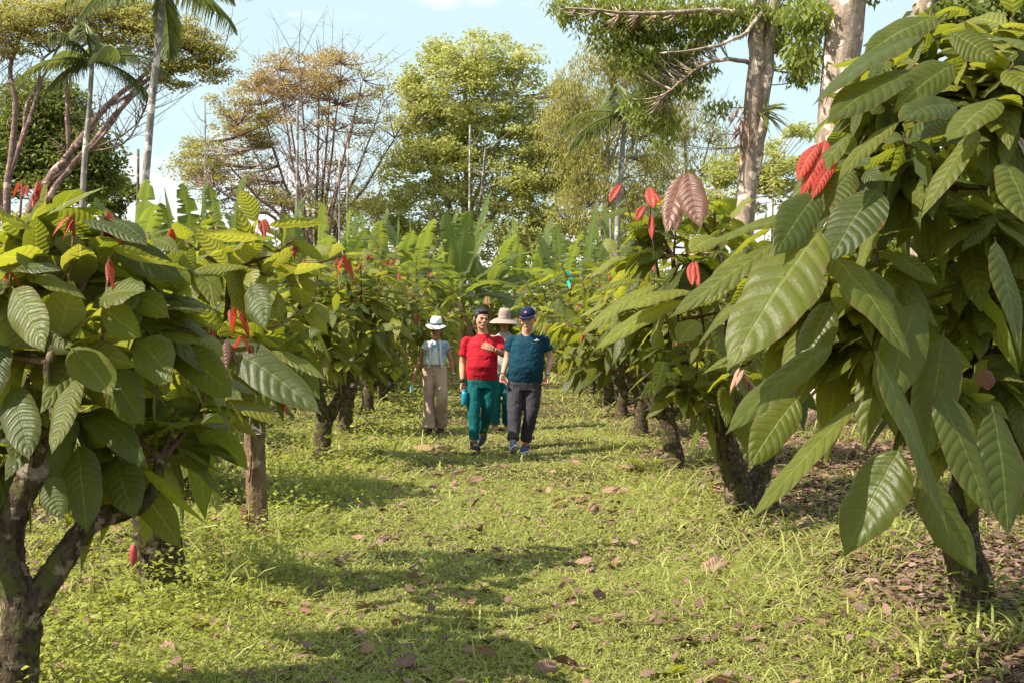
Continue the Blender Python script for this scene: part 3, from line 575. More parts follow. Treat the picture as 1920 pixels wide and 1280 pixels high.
# ---------------------------------------------------------------- background trees
def cloud(mb,cs,rs,n,size,up=.6,kind='leaf',droop=.3,flat=.6,elong=.45):
    """n leaves scattered about each clump centre"""
    k=len(cs); C=np.repeat(cs,n,0); R=np.repeat(rs,n,0)
    d=rdir(len(C))*(rng.random((len(C),1))**.45); P=C+d*R[:,None]*[1,1,flat]
    A=rdir(len(C))*[1,1,.6]-[0,0,droop]; N=rdir(len(C))+[0,0,up]
    diamonds(mb,P,A,N,size*(.6+.8*rng.random(len(C))),size*elong*(.7+.6*rng.random(len(C))))
def tree(name,label,cat,px_,d,limbs,clumps,mat,bark,size,n,extra_mats=None,crad=.7,flat=.6,droop=.3,elong=.45,depth=1.0,seg=7,base_h=None,twigs=True,group=None,fine=0):
    """limbs: polylines [(px,py[,dd])..], r0, r1 ; clumps: (px,py,rx,ry,count)"""
    b=np.array([(px_-960)/F*d,d,0.0]); root=thing(name,label,cat,tuple(b),group)
    tb=MB(); pts_all=[]
    for pl,r0,r1 in limbs:
        P=np.array([W(p[0],p[1],d+(p[2] if len(p)>2 else 0)) for p in pl])-b
        rr=np.linspace(r0,r1,len(P)); P2,r2=smooth_path(P,rr,4); P2[1:-1]+=rng.normal(size=(len(P2)-2,3))*np.minimum(r2[1:-1,None]*.35,.018)
        tube(tb,P2,r2,seg,rough=.06,seed=len(pts_all)); pts_all.append(P2)
    LPt=np.concatenate(pts_all); cs=[];mb=MB(); mbs=[MB() for _ in range(1+len(extra_mats or []))]
    tw=MB()
    for cl in clumps:
        cx,cy,rx,ry,cn=cl[:5]; mi=cl[5] if len(cl)>5 else 0
        a=rng.random(cn)*6.28; q=rng.random(cn)**.5
        X=cx+np.cos(a)*q*rx; Y=cy+np.sin(a)*q*ry; D=(rng.random(cn)*2-1)*np.sqrt(np.maximum(0,1-q*q))*rx/F*d*depth
        C=np.stack([W(x,y,d+dd) for x,y,dd in zip(X,Y,D)])-b
        cloud(mbs[mi],C,crad*(.6+.7*rng.random(cn)),n,size,flat=flat,droop=droop,elong=elong)
        if twigs:
            for c in C:
                dd=np.linalg.norm(LPt-c,axis=1)+np.maximum(0,LPt[:,2]-c[2])*1.0; s=LPt[np.argmin(dd)]
                if np.linalg.norm(s-c)<9: tube(tw,bez(s,(s+c)/2+[0,0,-.12*np.linalg.norm(c-s)],c,5)+0,np.linspace(.030,.007,5)*(d/55),4,cap=False)
    for k in range(fine):
        P2=pts_all[int(rng.integers(len(pts_all)))]; q=P2[int(rng.integers(len(P2)*.45,len(P2)))]; a=rdir(1)[0]*[1,1,.5]+[0,0,.75]; L=1.0+2.2*rng.random(); e=q+a*L; c=q+a*L*.5+rng.normal(size=3)*.2
        tube(tw,bez(q,c,e,5),np.linspace(.022,.006,5),3,cap=False)
        for j in range(3): f=.35+.5*rng.random(); m0=q+(e-q)*f; tube(tw,np.array([m0,m0+rdir(1,.5)[0]*.5*L*.6]),np.array([.010,.004]),3,cap=False)
    tb.build('trunk',bark,root)
    if twigs and tw.n: tw.build('branches',bark,root)
    out=merge(mbs)
    out.build('crown',[mat]+(extra_mats or []),root)
    return root
# central broad green tree
tree('broadleaf_tree','big dense light green tree in the centre with broad domed crown','tree',880,70,
  [([(880,640),(879,500),(878,400),(876,300),(872,200),(880,110)],.30,.10),([(878,480),(840,380),(800,300),(780,240)],.16,.06),([(878,480),(940,380),(1000,320),(1040,300)],.16,.06),
   ([(878,420),(850,300),(830,220)],.13,.05),([(878,400),(930,280),(960,180)],.13,.05),([(878,470,0),(900,380,-2),(910,280,-3.5)],.15,.05),([(878,470,0),(820,420,-2),(780,400,-3)],.13,.05),([(870,560),(760,430),(700,390)],.12,.04),([(885,560),(1000,420),(1080,390)],.12,.04)],
  [(890,110,90,55,64),(780,260,50,60,30),(1060,280,40,60,26),(840,160,90,60,64),(930,170,90,60,60),(830,240,80,60,60),(940,250,105,60,75),(1000,300,85,70,60),(830,310,80,55,55),(920,330,120,60,75),(1020,370,95,45,50),(860,380,110,40,45),(800,200,50,50,30),(770,400,80,50,38),(980,420,120,40,40),(720,400,60,40,24),(775,170,22,25,8),(985,120,35,35,14),(1070,200,45,50,34),(1090,310,50,60,44),(750,330,30,50,22),(900,450,150,40,60),(760,450,70,30,26),(1040,450,80,35,34)],
  M['treegreen'],M['greybark'],.24,66,crad=.74,flat=.6,extra_mats=[M['treedark']])
# thin many-stemmed orange tinged tree
stems=[]
for tx,ty,bx in ((480,170,575),(520,130,580),(560,120,588),(600,110,592),(640,120,600),(680,150,604),(720,190,608),(450,230,565),(420,300,560),(740,260,612),(400,350,555),(540,200,583),(660,230,602),(620,160,596)):
    stems.append(([(bx,640,(tx%7-3)*.2),(bx+(tx-bx)*.18,430,(tx%7-3)*.6),(bx+(tx-bx)*.55,430+(ty-430)*.45,(tx%7-3)*.9),(tx,ty,(tx%7-3)*1.2)],.12,.03))
tree('slender_tree','airy many-stemmed tree with bare twigs and orange tinged leaves left of centre','tree',585,66,stems,
  [(560,140,80,50,60,1),(500,180,60,40,40,1),(620,130,60,45,30,1),(600,190,110,50,28,1),(470,230,55,45,40),(440,270,60,45,28),(690,150,55,50,12),(380,290,50,45,32),(370,320,50,35,30),(540,230,110,40,26,1),(430,330,80,40,38),
   (480,370,100,40,40),(560,340,120,60,14),(700,300,60,80,10),(660,390,50,40,20),(430,190,35,30,12),(580,400,120,40,34),(700,210,40,50,8)],
  M['treeolive'],M['brownbark'],.16,62,extra_mats=[M['treeorange']],crad=.7,flat=.35,fine=420)
# rain tree, far left: limbs sweep up to the right
tree('spreading_tree','wide umbrella crowned tree with bare sweeping limbs at the upper left','tree',60,50,
  [([(20,640),(50,420),(90,340),(130,290),(200,200),(260,150),(320,100)],.24,.05),([(60,420),(110,340),(170,270),(230,200),(290,140),(380,100)],.16,.035),([(90,345),(180,270),(250,170),(300,90)],.10,.03),
   ([(10,500),(15,340),(30,210),(20,130),(40,60)],.18,.05),([(15,340),(40,260),(55,190),(90,130),(120,60)],.11,.03),([(100,335),(150,290),(230,270),(270,210),(275,190)],.06,.015),([(40,420),(100,330),(160,285),(220,260),(262,225),(270,180)],.07,.012),
   ([(30,300),(70,180),(80,110),(150,70)],.09,.03),([(130,290),(125,150),(150,90),(230,60)],.10,.04),([(5,400),(-20,250),(-10,120)],.15,.04),([(200,200),(300,150),(370,110),(400,130)],.06,.02),([(250,160),(330,130),(410,120)],.06,.02)],
  [(40,25,90,25,60),(150,15,80,20,60),(230,22,60,22,45),(300,50,70,20,40),(350,75,55,20,35),(390,100,30,16,20),(270,80,80,18,30),(330,120,60,16,26),(400,140,22,14,12),(300,140,25,12,10),(30,80,50,22,20),(100,60,60,25,26),(330,160,18,8,5),(-20,60,50,60,40),(190,60,70,20,26)],
  M['treeolive'],M['brownbark'],.15,66,crad=.72,flat=.17,droop=.1,extra_mats=None,fine=160)
# dark bushy tree behind it
tree('dense_tree','dense dark green tree low behind the sweeping limbs at the left','tree',90,62,
  [([(90,640),(92,400),(95,260)],.3,.1),([(92,400),(40,280)],.15,.05),([(92,400),(170,300)],.15,.05)],
  [(60,200,65,45,70),(110,210,60,50,70),(50,270,70,55,80),(130,280,80,50,80),(190,310,30,35,26),(60,340,100,40,70),(170,345,50,25,30),(0,290,50,60,50)],
  M['treedark'],M['darkbark'],.24,74,crad=.9)
tree('dense_tree','small rounded dark tree between the two palm trunks, low on the horizon','tree',225,75,
  [([(225,640),(225,400)],.2,.1)],[(215,345,24,16,14),(240,365,20,18,12),(200,370,40,30,24)],M['treedark'],M['darkbark'],.35,60,crad=.6)
# feathery trees right of centre
tree('feathery_tree','pale feathery tree with fine drooping sprays right of the central green tree','tree',1130,64,
  [([(1130,640),(1135,400),(1140,250),(1150,130)],.2,.05),([(1135,450),(1090,300),(1075,200)],.12,.03),([(1137,400),(1190,260),(1215,160)],.12,.03),([(1135,350),(1175,200)],.08,.03)],
  [(1090,180,55,60,44),(1060,240,50,60,34),(1190,110,60,50,34),(1240,200,50,70,34),(1150,110,60,40,40),(1120,250,70,60,44),(1190,200,60,60,44),(1160,330,90,50,50),(1080,320,50,50,26),(1230,270,40,50,24),(1110,390,80,40,34)],
  M['treeolive'],M['greybark'],.26,52,crad=.8,flat=.9,droop=1.3,elong=.22,extra_mats=None,fine=90)
tree('broadleaf_tree','mid green tree low behind the right cacao row, left of the pale forked trunk','tree',1340,70,
  [([(1345,640),(1345,440),(1340,340)],.2,.06),([(1345,460),(1400,360)],.12,.04)],
  [(1370,320,50,28,26),(1440,300,60,35,26),(1480,330,60,35,26),(1400,360,80,45,34),(1500,250,25,25,10),(1310,400,50,60,24)],M['treegreen'],M['greybark'],.26,60,crad=.6)
tree('feathery_tree','fine-leaved pale tree between the feathery tree and the forked trunk','tree',1290,72,[([(1290,640),(1288,400),(1280,160)],.18,.05),([(1288,420),(1340,230)],.1,.03),([(1288,400),(1240,260)],.1,.03)],[(1280,200,50,70,34),(1320,280,50,60,30),(1250,300,50,60,34),(1290,380,80,50,46),(1210,350,50,60,34),(1200,400,60,50,34)],M['treeolive'],M['greybark'],.24,50,crad=.8,flat=.9,droop=1.2,elong=.24,fine=60)
tree('dense_tree','bushy green tree seen through gaps of the near right cacao crown','tree',1780,46,[([(1780,640),(1780,420),(1785,330)],.18,.06),([(1780,450),(1880,370)],.1,.04)],[(1720,400,70,60,44),(1820,350,80,60,50),(1900,410,70,70,44),(1780,470,110,50,50),(1660,450,50,50,24)],M['treemid'],M['greybark'],.22,70,crad=.6)
# big-leaved shade tree with pale forked trunk
tree('shade_tree','tall shade tree with pale forked trunk and tufts of orange roots, right of centre','tree',1395,25,
  [([(1385,760),(1397,420),(1403,300),(1412,200),(1418,100),(1424,0),(1428,-120)],.215,.14),([(1409,330),(1425,240),(1438,130),(1450,0),(1460,-120)],.16,.11),
   ([(1408,120,0),(1350,112,-.3),(1300,135,-.5),(1250,175,-.8)],.05,.015),([(1420,30,0),(1330,20,-.5),(1200,25,-1),(1060,15,-1.3)],.06,.02),([(1440,60,0),(1500,40,.4),(1540,80,.5)],.045,.015),([(1425,-40,0),(1280,-60,-1),(1120,-30,-1.5)],.07,.02),
   ([(1430,20,0),(1400,60,-1),(1330,90,-1.6),(1240,100,-2)],.05,.015)],
  [(1090,15,60,22,20),(1160,50,60,40,34),(1230,30,70,35,36),(1300,25,70,35,36),(1360,30,50,35,22),(1215,110,70,50,36),(1270,140,60,45,30),(1220,200,50,35,20),(1240,240,40,30,10),(1310,70,50,35,16),(1400,20,50,22,18),
   (1480,50,40,40,18),(1510,110,35,30,10),(1490,140,30,18,6),(1350,200,18,14,4),(1500,20,40,25,16),(1160,10,60,25,22)],
  M['treemid'],M['palebark'],.14,46,crad=.36,flat=.6,droop=1.1,elong=.30,depth=.8)
def roots_tuft():
    o=[x for x in bpy.data.objects if x.get('label','').startswith('tall shade tree with pale forked')][0]; b=np.array(o.location)
    e=MB(); p=W(1392,235,24.7)-b; n=46
    A=np.stack([-.3+.5*rng.normal(size=n)*.5,-.4+.2*rng.normal(size=n),-1+.3*rng.random(n)],1)
    diamonds(e,np.repeat(p[None],n,0)+rng.normal(size=(n,3))*[.09,.05,.22],A,rdir(n),.28+.2*rng.random(n),.03+.03*rng.random(n)); q=e.build('dry_roots',M['dry'],o)
    e=MB(); n=34; p=W(1432,210,24.8)-b; a=rng.random(n)*6.28
    A=np.stack([np.abs(np.cos(a))*1.0,np.sin(a)*.5,.1+.5*rng.normal(size=n)],1)
    leaves(e,np.repeat(p[None],n,0)+rng.normal(size=(n,3))*.05,A,rdir(n,1.5),.55,.035,.35,det='low'); e.build('air_plant',M['palm'],o)
roots_tuft()
tree('shade_tree','thick pale trunk between the forked trunk and the near right cacao tree','tree',1580,19,
  [([(1545,800),(1565,400),(1575,150),(1588,0),(1598,-150)],.33,.25),([(1588,10),(1680,-60),(1760,-80)],.1,.04)],
  [(1640,-50,60,30,14),(1520,30,30,30,10),(1500,90,22,30,7)],M['treemid'],M['palebark'],.17,40,crad=.3,droop=1.0,elong=.32)
tree('shade_tree','reddish brown trunk partly behind the top leaves of the near right cacao tree','tree',1722,21,
  [([(1715,800),(1722,400),(1730,150),(1733,0),(1735,-150)],.23,.18),([(1733,0),(1800,-20),(1860,10)],.06,.03)],
  [(1800,25,50,30,26),(1860,40,50,40,34),(1900,20,40,40,26),(1830,60,40,20,14)],M['treedark'],M['palebark'],.20,46,crad=.35,droop=.9,elong=.35)
tree('shade_tree','slim trunk at the right border of the photo with dark leaves at its top','tree',1914,22,
  [([(1905,800),(1910,300),(1918,0),(1920,-150)],.12,.09)],[(1900,-10,40,25,20),(1880,100,30,30,8)],M['treedark'],M['palebark'],.20,46,crad=.35,droop=.9,elong=.35)
# ---------------------------------------------------------------- palms and bare poles
def palm(label,d,path,r0,r1,fronds,fl,name='palm_tree',mt='palm',bark='greybark',cat='palm tree'):
    bx=(path[0][0]-960)/F*d; b=np.array([bx,d,0.]); root=thing(name,label,cat,tuple(b))
    tb=MB(); P=np.array([W(p[0],p[1],d) for p in path])-b; P[0,2]=-.1
    tube(tb,P,np.linspace(r0,r1,len(P)),9,sub=4,rough=.02); tb.build('trunk',M[bark],root)
    top=P[-1]
    for i,(az,el,L) in enumerate(fronds):
        mb=MB(); a=np.array([math.cos(az)*math.cos(el),math.sin(az)*math.cos(el),math.sin(el)])
        e=top+a*L*.9+np.array([0,0,-.45*L]); c=top+a*L*.62; R=bez(top,c,e,22); tube(mb,R,np.linspace(.045,.012,22),5,cap=False)
        t=np.repeat(np.linspace(.1,1,60),2); sd=np.tile([1,-1],60); Q=np.stack([np.interp(t,np.linspace(0,1,22),R[:,k]) for k in range(3)],1)
        T=norm(np.stack([np.interp(t,np.linspace(0,1,22),np.gradient(R[:,k])) for k in range(3)],1)); S=norm(np.cross(T,[0,0,1.]))
        A=S*sd[:,None]*.75+T*.35+[0,0,-.75]+rng.normal(size=(120,3))*.08
        LL=fl*np.sin(PI*np.clip(t*.85+.12,0,1))**.6
        leaves(mb,Q,A,T+[0,0,.3],LL,.07,.25,det='tiny',seed=i,prof=([0,.3,1],[.5,1,.05]))
        mb.build('frond',M[mt],root)
    return root
palm('tall leaning grey palm trunk whose crown leaves the top of the frame, left of centre',30,[(232,760),(268,390),(285,190),(302,30),(306,-25)],.10,.075,[(a,.5-.25*(i%3),2.6) for i,a in enumerate(np.arange(8)*.785+.2)],.6)
palm('slender palm with drooping fronds, in front of the umbrella crowned tree',33,[(140,800),(157,330),(167,210),(173,115)],.085,.055,[(0.1,.35,2.3),(.9,.7,2.0),(1.7,1.0,1.8),(2.6,.55,2.2),(3.2,.2,2.2),(3.7,.9,1.9),(4.6,1.2,2.0),(5.4,.4,2.2),(2.9,-.1,1.6),(.3,-.1,1.6)],.5)
palm('small feathery palm between the feathery tree and the forked pale trunk',38,[(1150,760),(1158,420),(1166,300),(1172,215)],.10,.06,[(0.2,.4,2.0),(1.0,1.0,1.8),(2.0,.9,1.8),(3.0,.3,2.2),(3.5,-.1,2.0),(4.3,1.1,1.9),(5.3,.4,2.0)],.7)
for i,(p,top,d,r,lb) in enumerate([((548,640),(558,190),40,.05,'tall slim pale pole in front of the orange tinged tree'),((630,640),(636,290),44,.035,'thin pale bare trunk just left of the straight pole right of the orange tinged tree'),
      ((643,640),(652,268),42,.04,'straight pale bare pole just right of the orange tinged tree'),((872,640),(881,235),60,.055,'pale straight bare trunk in front of the central green tree'),((1146,640),(1144,395),36,.04,'pale bare pole behind the right cacao row, below the feathery tree'),
      ((382,640),(384,180),58,.035,'very thin bare stem with twigs at the left side of the orange tinged tree'),((250,640),(259,280),38,.05,'short dark bare snag left of the tall grey palm trunk')]):
    b=np.array([(p[0]-960)/F*d,d,0.]); o=thing('bare_trunk',lb,'bare trunk',tuple(b)); mb=MB()
    B=W(*p,d)-b; T=W(*top,d)-b; B[2]=-.1; mid=(B+T)/2+[.05*d/40,0,0]; tube(mb,[B,mid,T],[r*1.1,r,r*.8],8,sub=4,rough=.04); mb.build('trunk',M['darkbark'] if i==6 else M['greybark'],o)
    tw=MB()
    for k in range(3 if i!=5 else 14):
        f=.45+.5*rng.random(); q=B+(T-B)*f; a=rdir(1,.9)[0]*[1,1,1]; tube(tw,bez(q,q+a*[.6,.6,.2],q+a*[.8,.8,1]+[0,0,.3],5),np.linspace(.02,.006,5),4,cap=False)
    tw.build('twigs',M['darkbark'] if i==6 else M['greybark'],o)
# far woodland that reads as one mass
fw=MB(); xs=rng.uniform(-50,50,2600); C=np.stack([xs,84+rng.random(2600)*12,rng.random(2600)**1.0*(7.0+2.0*np.sin(xs*.35)+1.4*np.sin(xs*.9+1))],1)
cloud(fw,C,1.0+.6*rng.random(2600),60,.38,flat=.8); tag(fw.build('distant_woodland',M['treemid']),'far-off green woodland mass beyond the plantation','woodland',kind='stuff')
# ---------------------------------------------------------------- people
M['skin_a']=skinmat('skin_fair',(.60,.33,.24)); M['skin_b']=skinmat('skin_tan',(.52,.29,.19)); M['skin_c']=skinmat('skin_brown',(.42,.22,.145))
M['hair']=plain('hair_black',(.012,.010,.010),.55,.4,.6); M['lip']=plain('lip',(.34,.12,.10),.5); M['eye']=plain('eye_dark',(.03,.02,.018),.2,.6); M['brow']=plain('brow',(.05,.03,.02),.8)
M['red']=cloth('red_polo',(.50,.012,.026)); M['teal_shirt']=cloth('teal_tshirt',(.004,.045,.075)); M['teal_pants']=cloth('teal_trousers',(.004,.115,.120)); M['grey_pants']=cloth('dark_grey_trousers',(.055,.048,.062))
M['khaki']=cloth('khaki_trousers',(.50,.345,.265)); M['paleblue']=cloth('pale_blue_shirt',(.36,.52,.68),col2=(.68,.72,.80),var=.35,scale=6); M['white']=cloth('white_top',(.74,.70,.76),var=.08); M['beige']=cloth('beige_shirt',(.46,.42,.38))
M['strawhat']=plain('white_hat',(.74,.78,.74),.7,.2,.4); M['band']=plain('hat_band',(.05,.07,.09),.6); M['sunhat']=plain('beige_hat',(.34,.265,.215),.85,.1,.4); M['navycap']=cloth('navy_cap',(.008,.014,.060)); M['logo']=plain('cap_logo',(.75,.33,.25),.6); M['whiteprint']=plain('white_print',(.75,.78,.78),.6)
M['blackshoe']=plain('black_shoe',(.015,.015,.018),.45); M['brownshoe']=plain('tan_shoe',(.42,.24,.17),.7); M['blueshoe']=plain('blue_sneaker',(.05,.10,.24),.6); M['sole']=plain('white_sole',(.62,.66,.70),.6); M['redsock']=cloth('red_sock',(.55,.03,.05)); M['greysock']=cloth('grey_sock',(.33,.33,.38))
M['watch']=plain('watch_strap',(.02,.02,.022),.4); M['steel']=plain('watch_steel',(.55,.57,.60),.25,.6,0,.8); M['bottle']=plain('turquoise_bottle',(.01,.28,.42),.3,.5); M['clear']=plain('pale_blue_bottle',(.35,.62,.72),.2,.6)
def V3(*a): return np.array(a,float)
def remesh(mb,name,mat,parent,vox=.007,sm=4,disp=None):
    o=mb.build('tmp',mat); m=o.modifiers.new('r','REMESH'); m.mode='VOXEL'; m.voxel_size=vox; m.use_smooth_shade=True
    s=o.modifiers.new('s','SMOOTH'); s.factor=.5; s.iterations=sm
    dg=bpy.context.evaluated_depsgraph_get(); dg.update(); me=bpy.data.meshes.new_from_object(o.evaluated_get(dg)); me.name=name
    old=o.data; bpy.data.objects.remove(o); bpy.data.meshes.remove(old)
    if disp:
        n=len(me.vertices); co=np.empty(n*3,np.float32); me.vertices.foreach_get('co',co); co=co.reshape(-1,3); nr=np.empty(n*3,np.float32); me.vertex_normals.foreach_get('vector',nr); nr=nr.reshape(-1,3)
        nr[:,2]*=.15; co=co+nr*disp(co)[:,None]; me.vertices.foreach_set('co',co.astype(np.float32).ravel())
    me.polygons.foreach_set('use_smooth',np.ones(len(me.polygons),bool)); me.materials.clear(); me.materials.append(mat); me.update()
    q=bpy.data.objects.new(name,me); COL.objects.link(q); q.parent=parent; return q
def loft(mb,rings,seg=28,pw=2.4):
    """rings (cx,cy,cz,rx,ry) stacked in z, superelliptic"""
    a=np.arange(seg)/seg*2*PI; c=np.sign(np.cos(a))*np.abs(np.cos(a))**(2/pw); s=np.sign(np.sin(a))*np.abs(np.sin(a))**(2/pw); V=[]
    R=np.array(rings,float)
    for r in R: V.append(np.stack([r[0]+c*r[3],r[1]+s*r[4],np.full(seg,r[2])],1))
    n=len(R); i=np.arange(seg); j=(i+1)%seg; Fq=np.concatenate([np.stack([k*seg+i,k*seg+j,(k+1)*seg+j,(k+1)*seg+i],1) for k in range(n-1)])
    mb.add(np.concatenate(V),Fq); base=mb.n-n*seg
    mb.f.append((i[::-1]+base)[None]); mb.mi.append(np.array([0])); mb.f.append((i+base+(n-1)*seg)[None]); mb.mi.append(np.array([0]))
def ellip(mb,c,r,rot=None,seg=16,ri=10):
    th=np.linspace(0.06,PI-.06,ri); ph=np.arange(seg)/seg*2*PI
    P=np.stack([np.outer(np.sin(th),np.cos(ph)),np.outer(np.sin(th),np.sin(ph)),np.outer(np.cos(th),np.ones(seg))],-1).reshape(-1,3)*np.array(r)
    if rot is not None: P=P@np.array(rot).T
    P=P+np.array(c); i=np.arange(seg); j=(i+1)%seg
    mb.add(P,np.concatenate([np.stack([k*seg+i,(k+1)*seg+i,(k+1)*seg+j,k*seg+j],1) for k in range(ri-1)])); base=mb.n-seg*ri
    mb.f.append(i[None]+base); mb.mi.append(np.array([0])); mb.f.append(i[::-1][None]+base+(ri-1)*seg); mb.mi.append(np.array([0]))
def rotm(yaw,pitch,roll=0): return np.array((Matrix.Rotation(yaw,3,'Z')@Matrix.Rotation(pitch,3,'X')@Matrix.Rotation(roll,3,'Y')))
def xf(mb,k0,R,c):
    for k in range(k0,len(mb.v)): mb.v[k]=mb.v[k]@R.T+c
def head_geo(mb,R,c,s=1.0,wide=1.0):
    k=len(mb.v); w=wide
    ellip(mb,(0,.018,.030),(.073*w,.092,.085)); ellip(mb,(0,-.018,-.012),(.064*w,.070,.085)); ellip(mb,(0,-.030,-.065),(.046*w,.050,.040)); ellip(mb,(0,-.066,-.088),(.022*w,.018,.018))
    ellip(mb,(0,-.078,.022),(.050*w,.016,.011)); tube(mb,[(0,-.082,.020),(0,-.096,-.004),(0,-.110,-.022)],[.008,.010,.013],8); ellip(mb,(-.011,-.096,-.024),(.009,.010,.008)); ellip(mb,(.011,-.096,-.024),(.009,.010,.008))
    ellip(mb,(0,-.085,-.052),(.024,.010,.010)); ellip(mb,(-.034*w,-.058,-.020),(.026,.020,.026)); ellip(mb,(.034*w,-.058,-.020),(.026,.020,.026))
    for q in (-1,1): ellip(mb,(q*.076*w,.006,-.004),(.010,.020,.032),rotm(q*.3,0))
    xf(mb,k,R*s,c)
def face(root,R,c,s=1.0,brow=True):
    def part(name,mat,fn):
        m=MB(); fn(m); xf(m,0,R*s,c); return m.build(name,mat,root)
    for q in (-1,1):
        part('eye',M['eye'],lambda m:ellip(m,(q*.029,-.0815,.006),(.013,.007,.0055)))
        part('eyebrow',M['brow'],lambda m:tube(m,[(q*.014,-.094,.024),(q*.030,-.091,.029),(q*.047,-.078,.024)],[.003,.0035,.002],6))
    part('mouth',M['lip'],lambda m:ellip(m,(0,-.093,-.052),(.022,.006,.0055)))
def hand_geo(mb,w,d,pn,thumb,curl=.5,s=1.0,spread=.10):
    """w wrist, d pointing direction, pn palm normal (fingers curl that way), thumb = side sign"""
    d=norm(V3(*d)); pn=norm(V3(*pn)-d*np.dot(pn,d)); sd=np.cross(d,pn)*thumb; w=V3(*w)
    for q in (-1,-.33,.33,1): tube(mb,[w+sd*q*.014*s,w+d*.045*s+sd*q*.026*s,w+d*.088*s+sd*q*.031*s],[.015*s,.0155*s,.0125*s],8)
    for i,(q,L) in enumerate(((1.05,.072),(.36,.080),(-.33,.074),(-1.0,.058))):
        p=w+d*.085*s+sd*q*.030*s; a=norm(d+sd*q*spread); P=[p]; ang=0
        for f in (.45,.32,.26):
            ang+=curl*(.8+.12*i); v=a*math.cos(ang)+pn*math.sin(ang); p=p+v*L*f*s; P.append(p)
        tube(mb,P,np.array([.0098,.0092,.0084,.0070])*s,8)
    t0=w+d*.022*s+sd*.026*s; v1=norm(d*.75+sd*.75+pn*.25); v2=norm(d*.95+sd*.25+pn*.45); tube(mb,[t0-sd*.01*s,t0+v1*.034*s,t0+v1*.034*s+v2*.030*s,t0+v1*.034*s+v2*.055*s],np.array([.014,.0125,.0105,.008])*s,8)
def shoe(root,ank,yaw,pitch,mat,L=.28,sole=None,name='shoe'):
    R=rotm(yaw,pitch); m=MB()
    tube(m,[(0,.075,-.045),(0,.02,-.040),(0,-.06,-.048),(0,-.13,-.056),(0,-.18,-.062)],[.038,.044,.046,.044,.022],12,ell=.75,sub=2); tube(m,[(0,.03,-.05),(0,.02,.012)],[.045,.046],12,ell=1.1)
    for k in range(len(m.v)): m.v[k][:,2]=np.maximum(m.v[k][:,2],-.075)
    xf(m,0,R,ank); o=remesh(m,name,mat,root,.007,3)
    s=MB(); a=np.arange(24)/24*2*PI; ox=.045*np.cos(a)*(1+.12*np.sin(a)); oy=-.055+.150*np.sin(a)
    for z,k in ((-.088,1),(-.066,1.04)): s.v.append(np.stack([ox*k,oy*(1+.02*(k-1)),np.full(24,z)],1)); s.uv.append(np.zeros((24,2)))
    s.n=48; i=np.arange(24); j=(i+1)%24; s.f=[np.stack([i,j,j+24,i+24],1),i[::-1][None],i[None]+24]; s.mi=[np.zeros(24),np.zeros(1),np.zeros(1)]
    xf(s,0,R,ank); q=s.build('sole',sole or mat,o)
def wrinkle(amp,seed,zs=1.6):
    def f(co):
        out=np.empty(len(co))
        for i,c in enumerate(co): out[i]=noise.noise(Vector((c[0]*9+seed,c[1]*7,c[2]*9*zs)))+.75*(.35-abs(noise.noise(Vector((c[0]*16+c[2]*9,c[1]*14+seed,c[2]*20*zs*.6-c[0]*8)))))*1.6
        return out*amp
    return f
def person(label,X,d,sc,J,skin,shirt,pants,build,headrot,group=None):
    """J: joints in photo pixels relative to depth d, third value = forward offset in metres (towards the camera)"""
    b=V3(X,d,float(gz(X,d))); root=thing('person',label,'person',tuple(b))
    def P(k,i=0):
        p=J[k]; q=W(p[0],p[1],d-(p[2] if len(p)>2 else 0)); return q-b
    return root,b,P
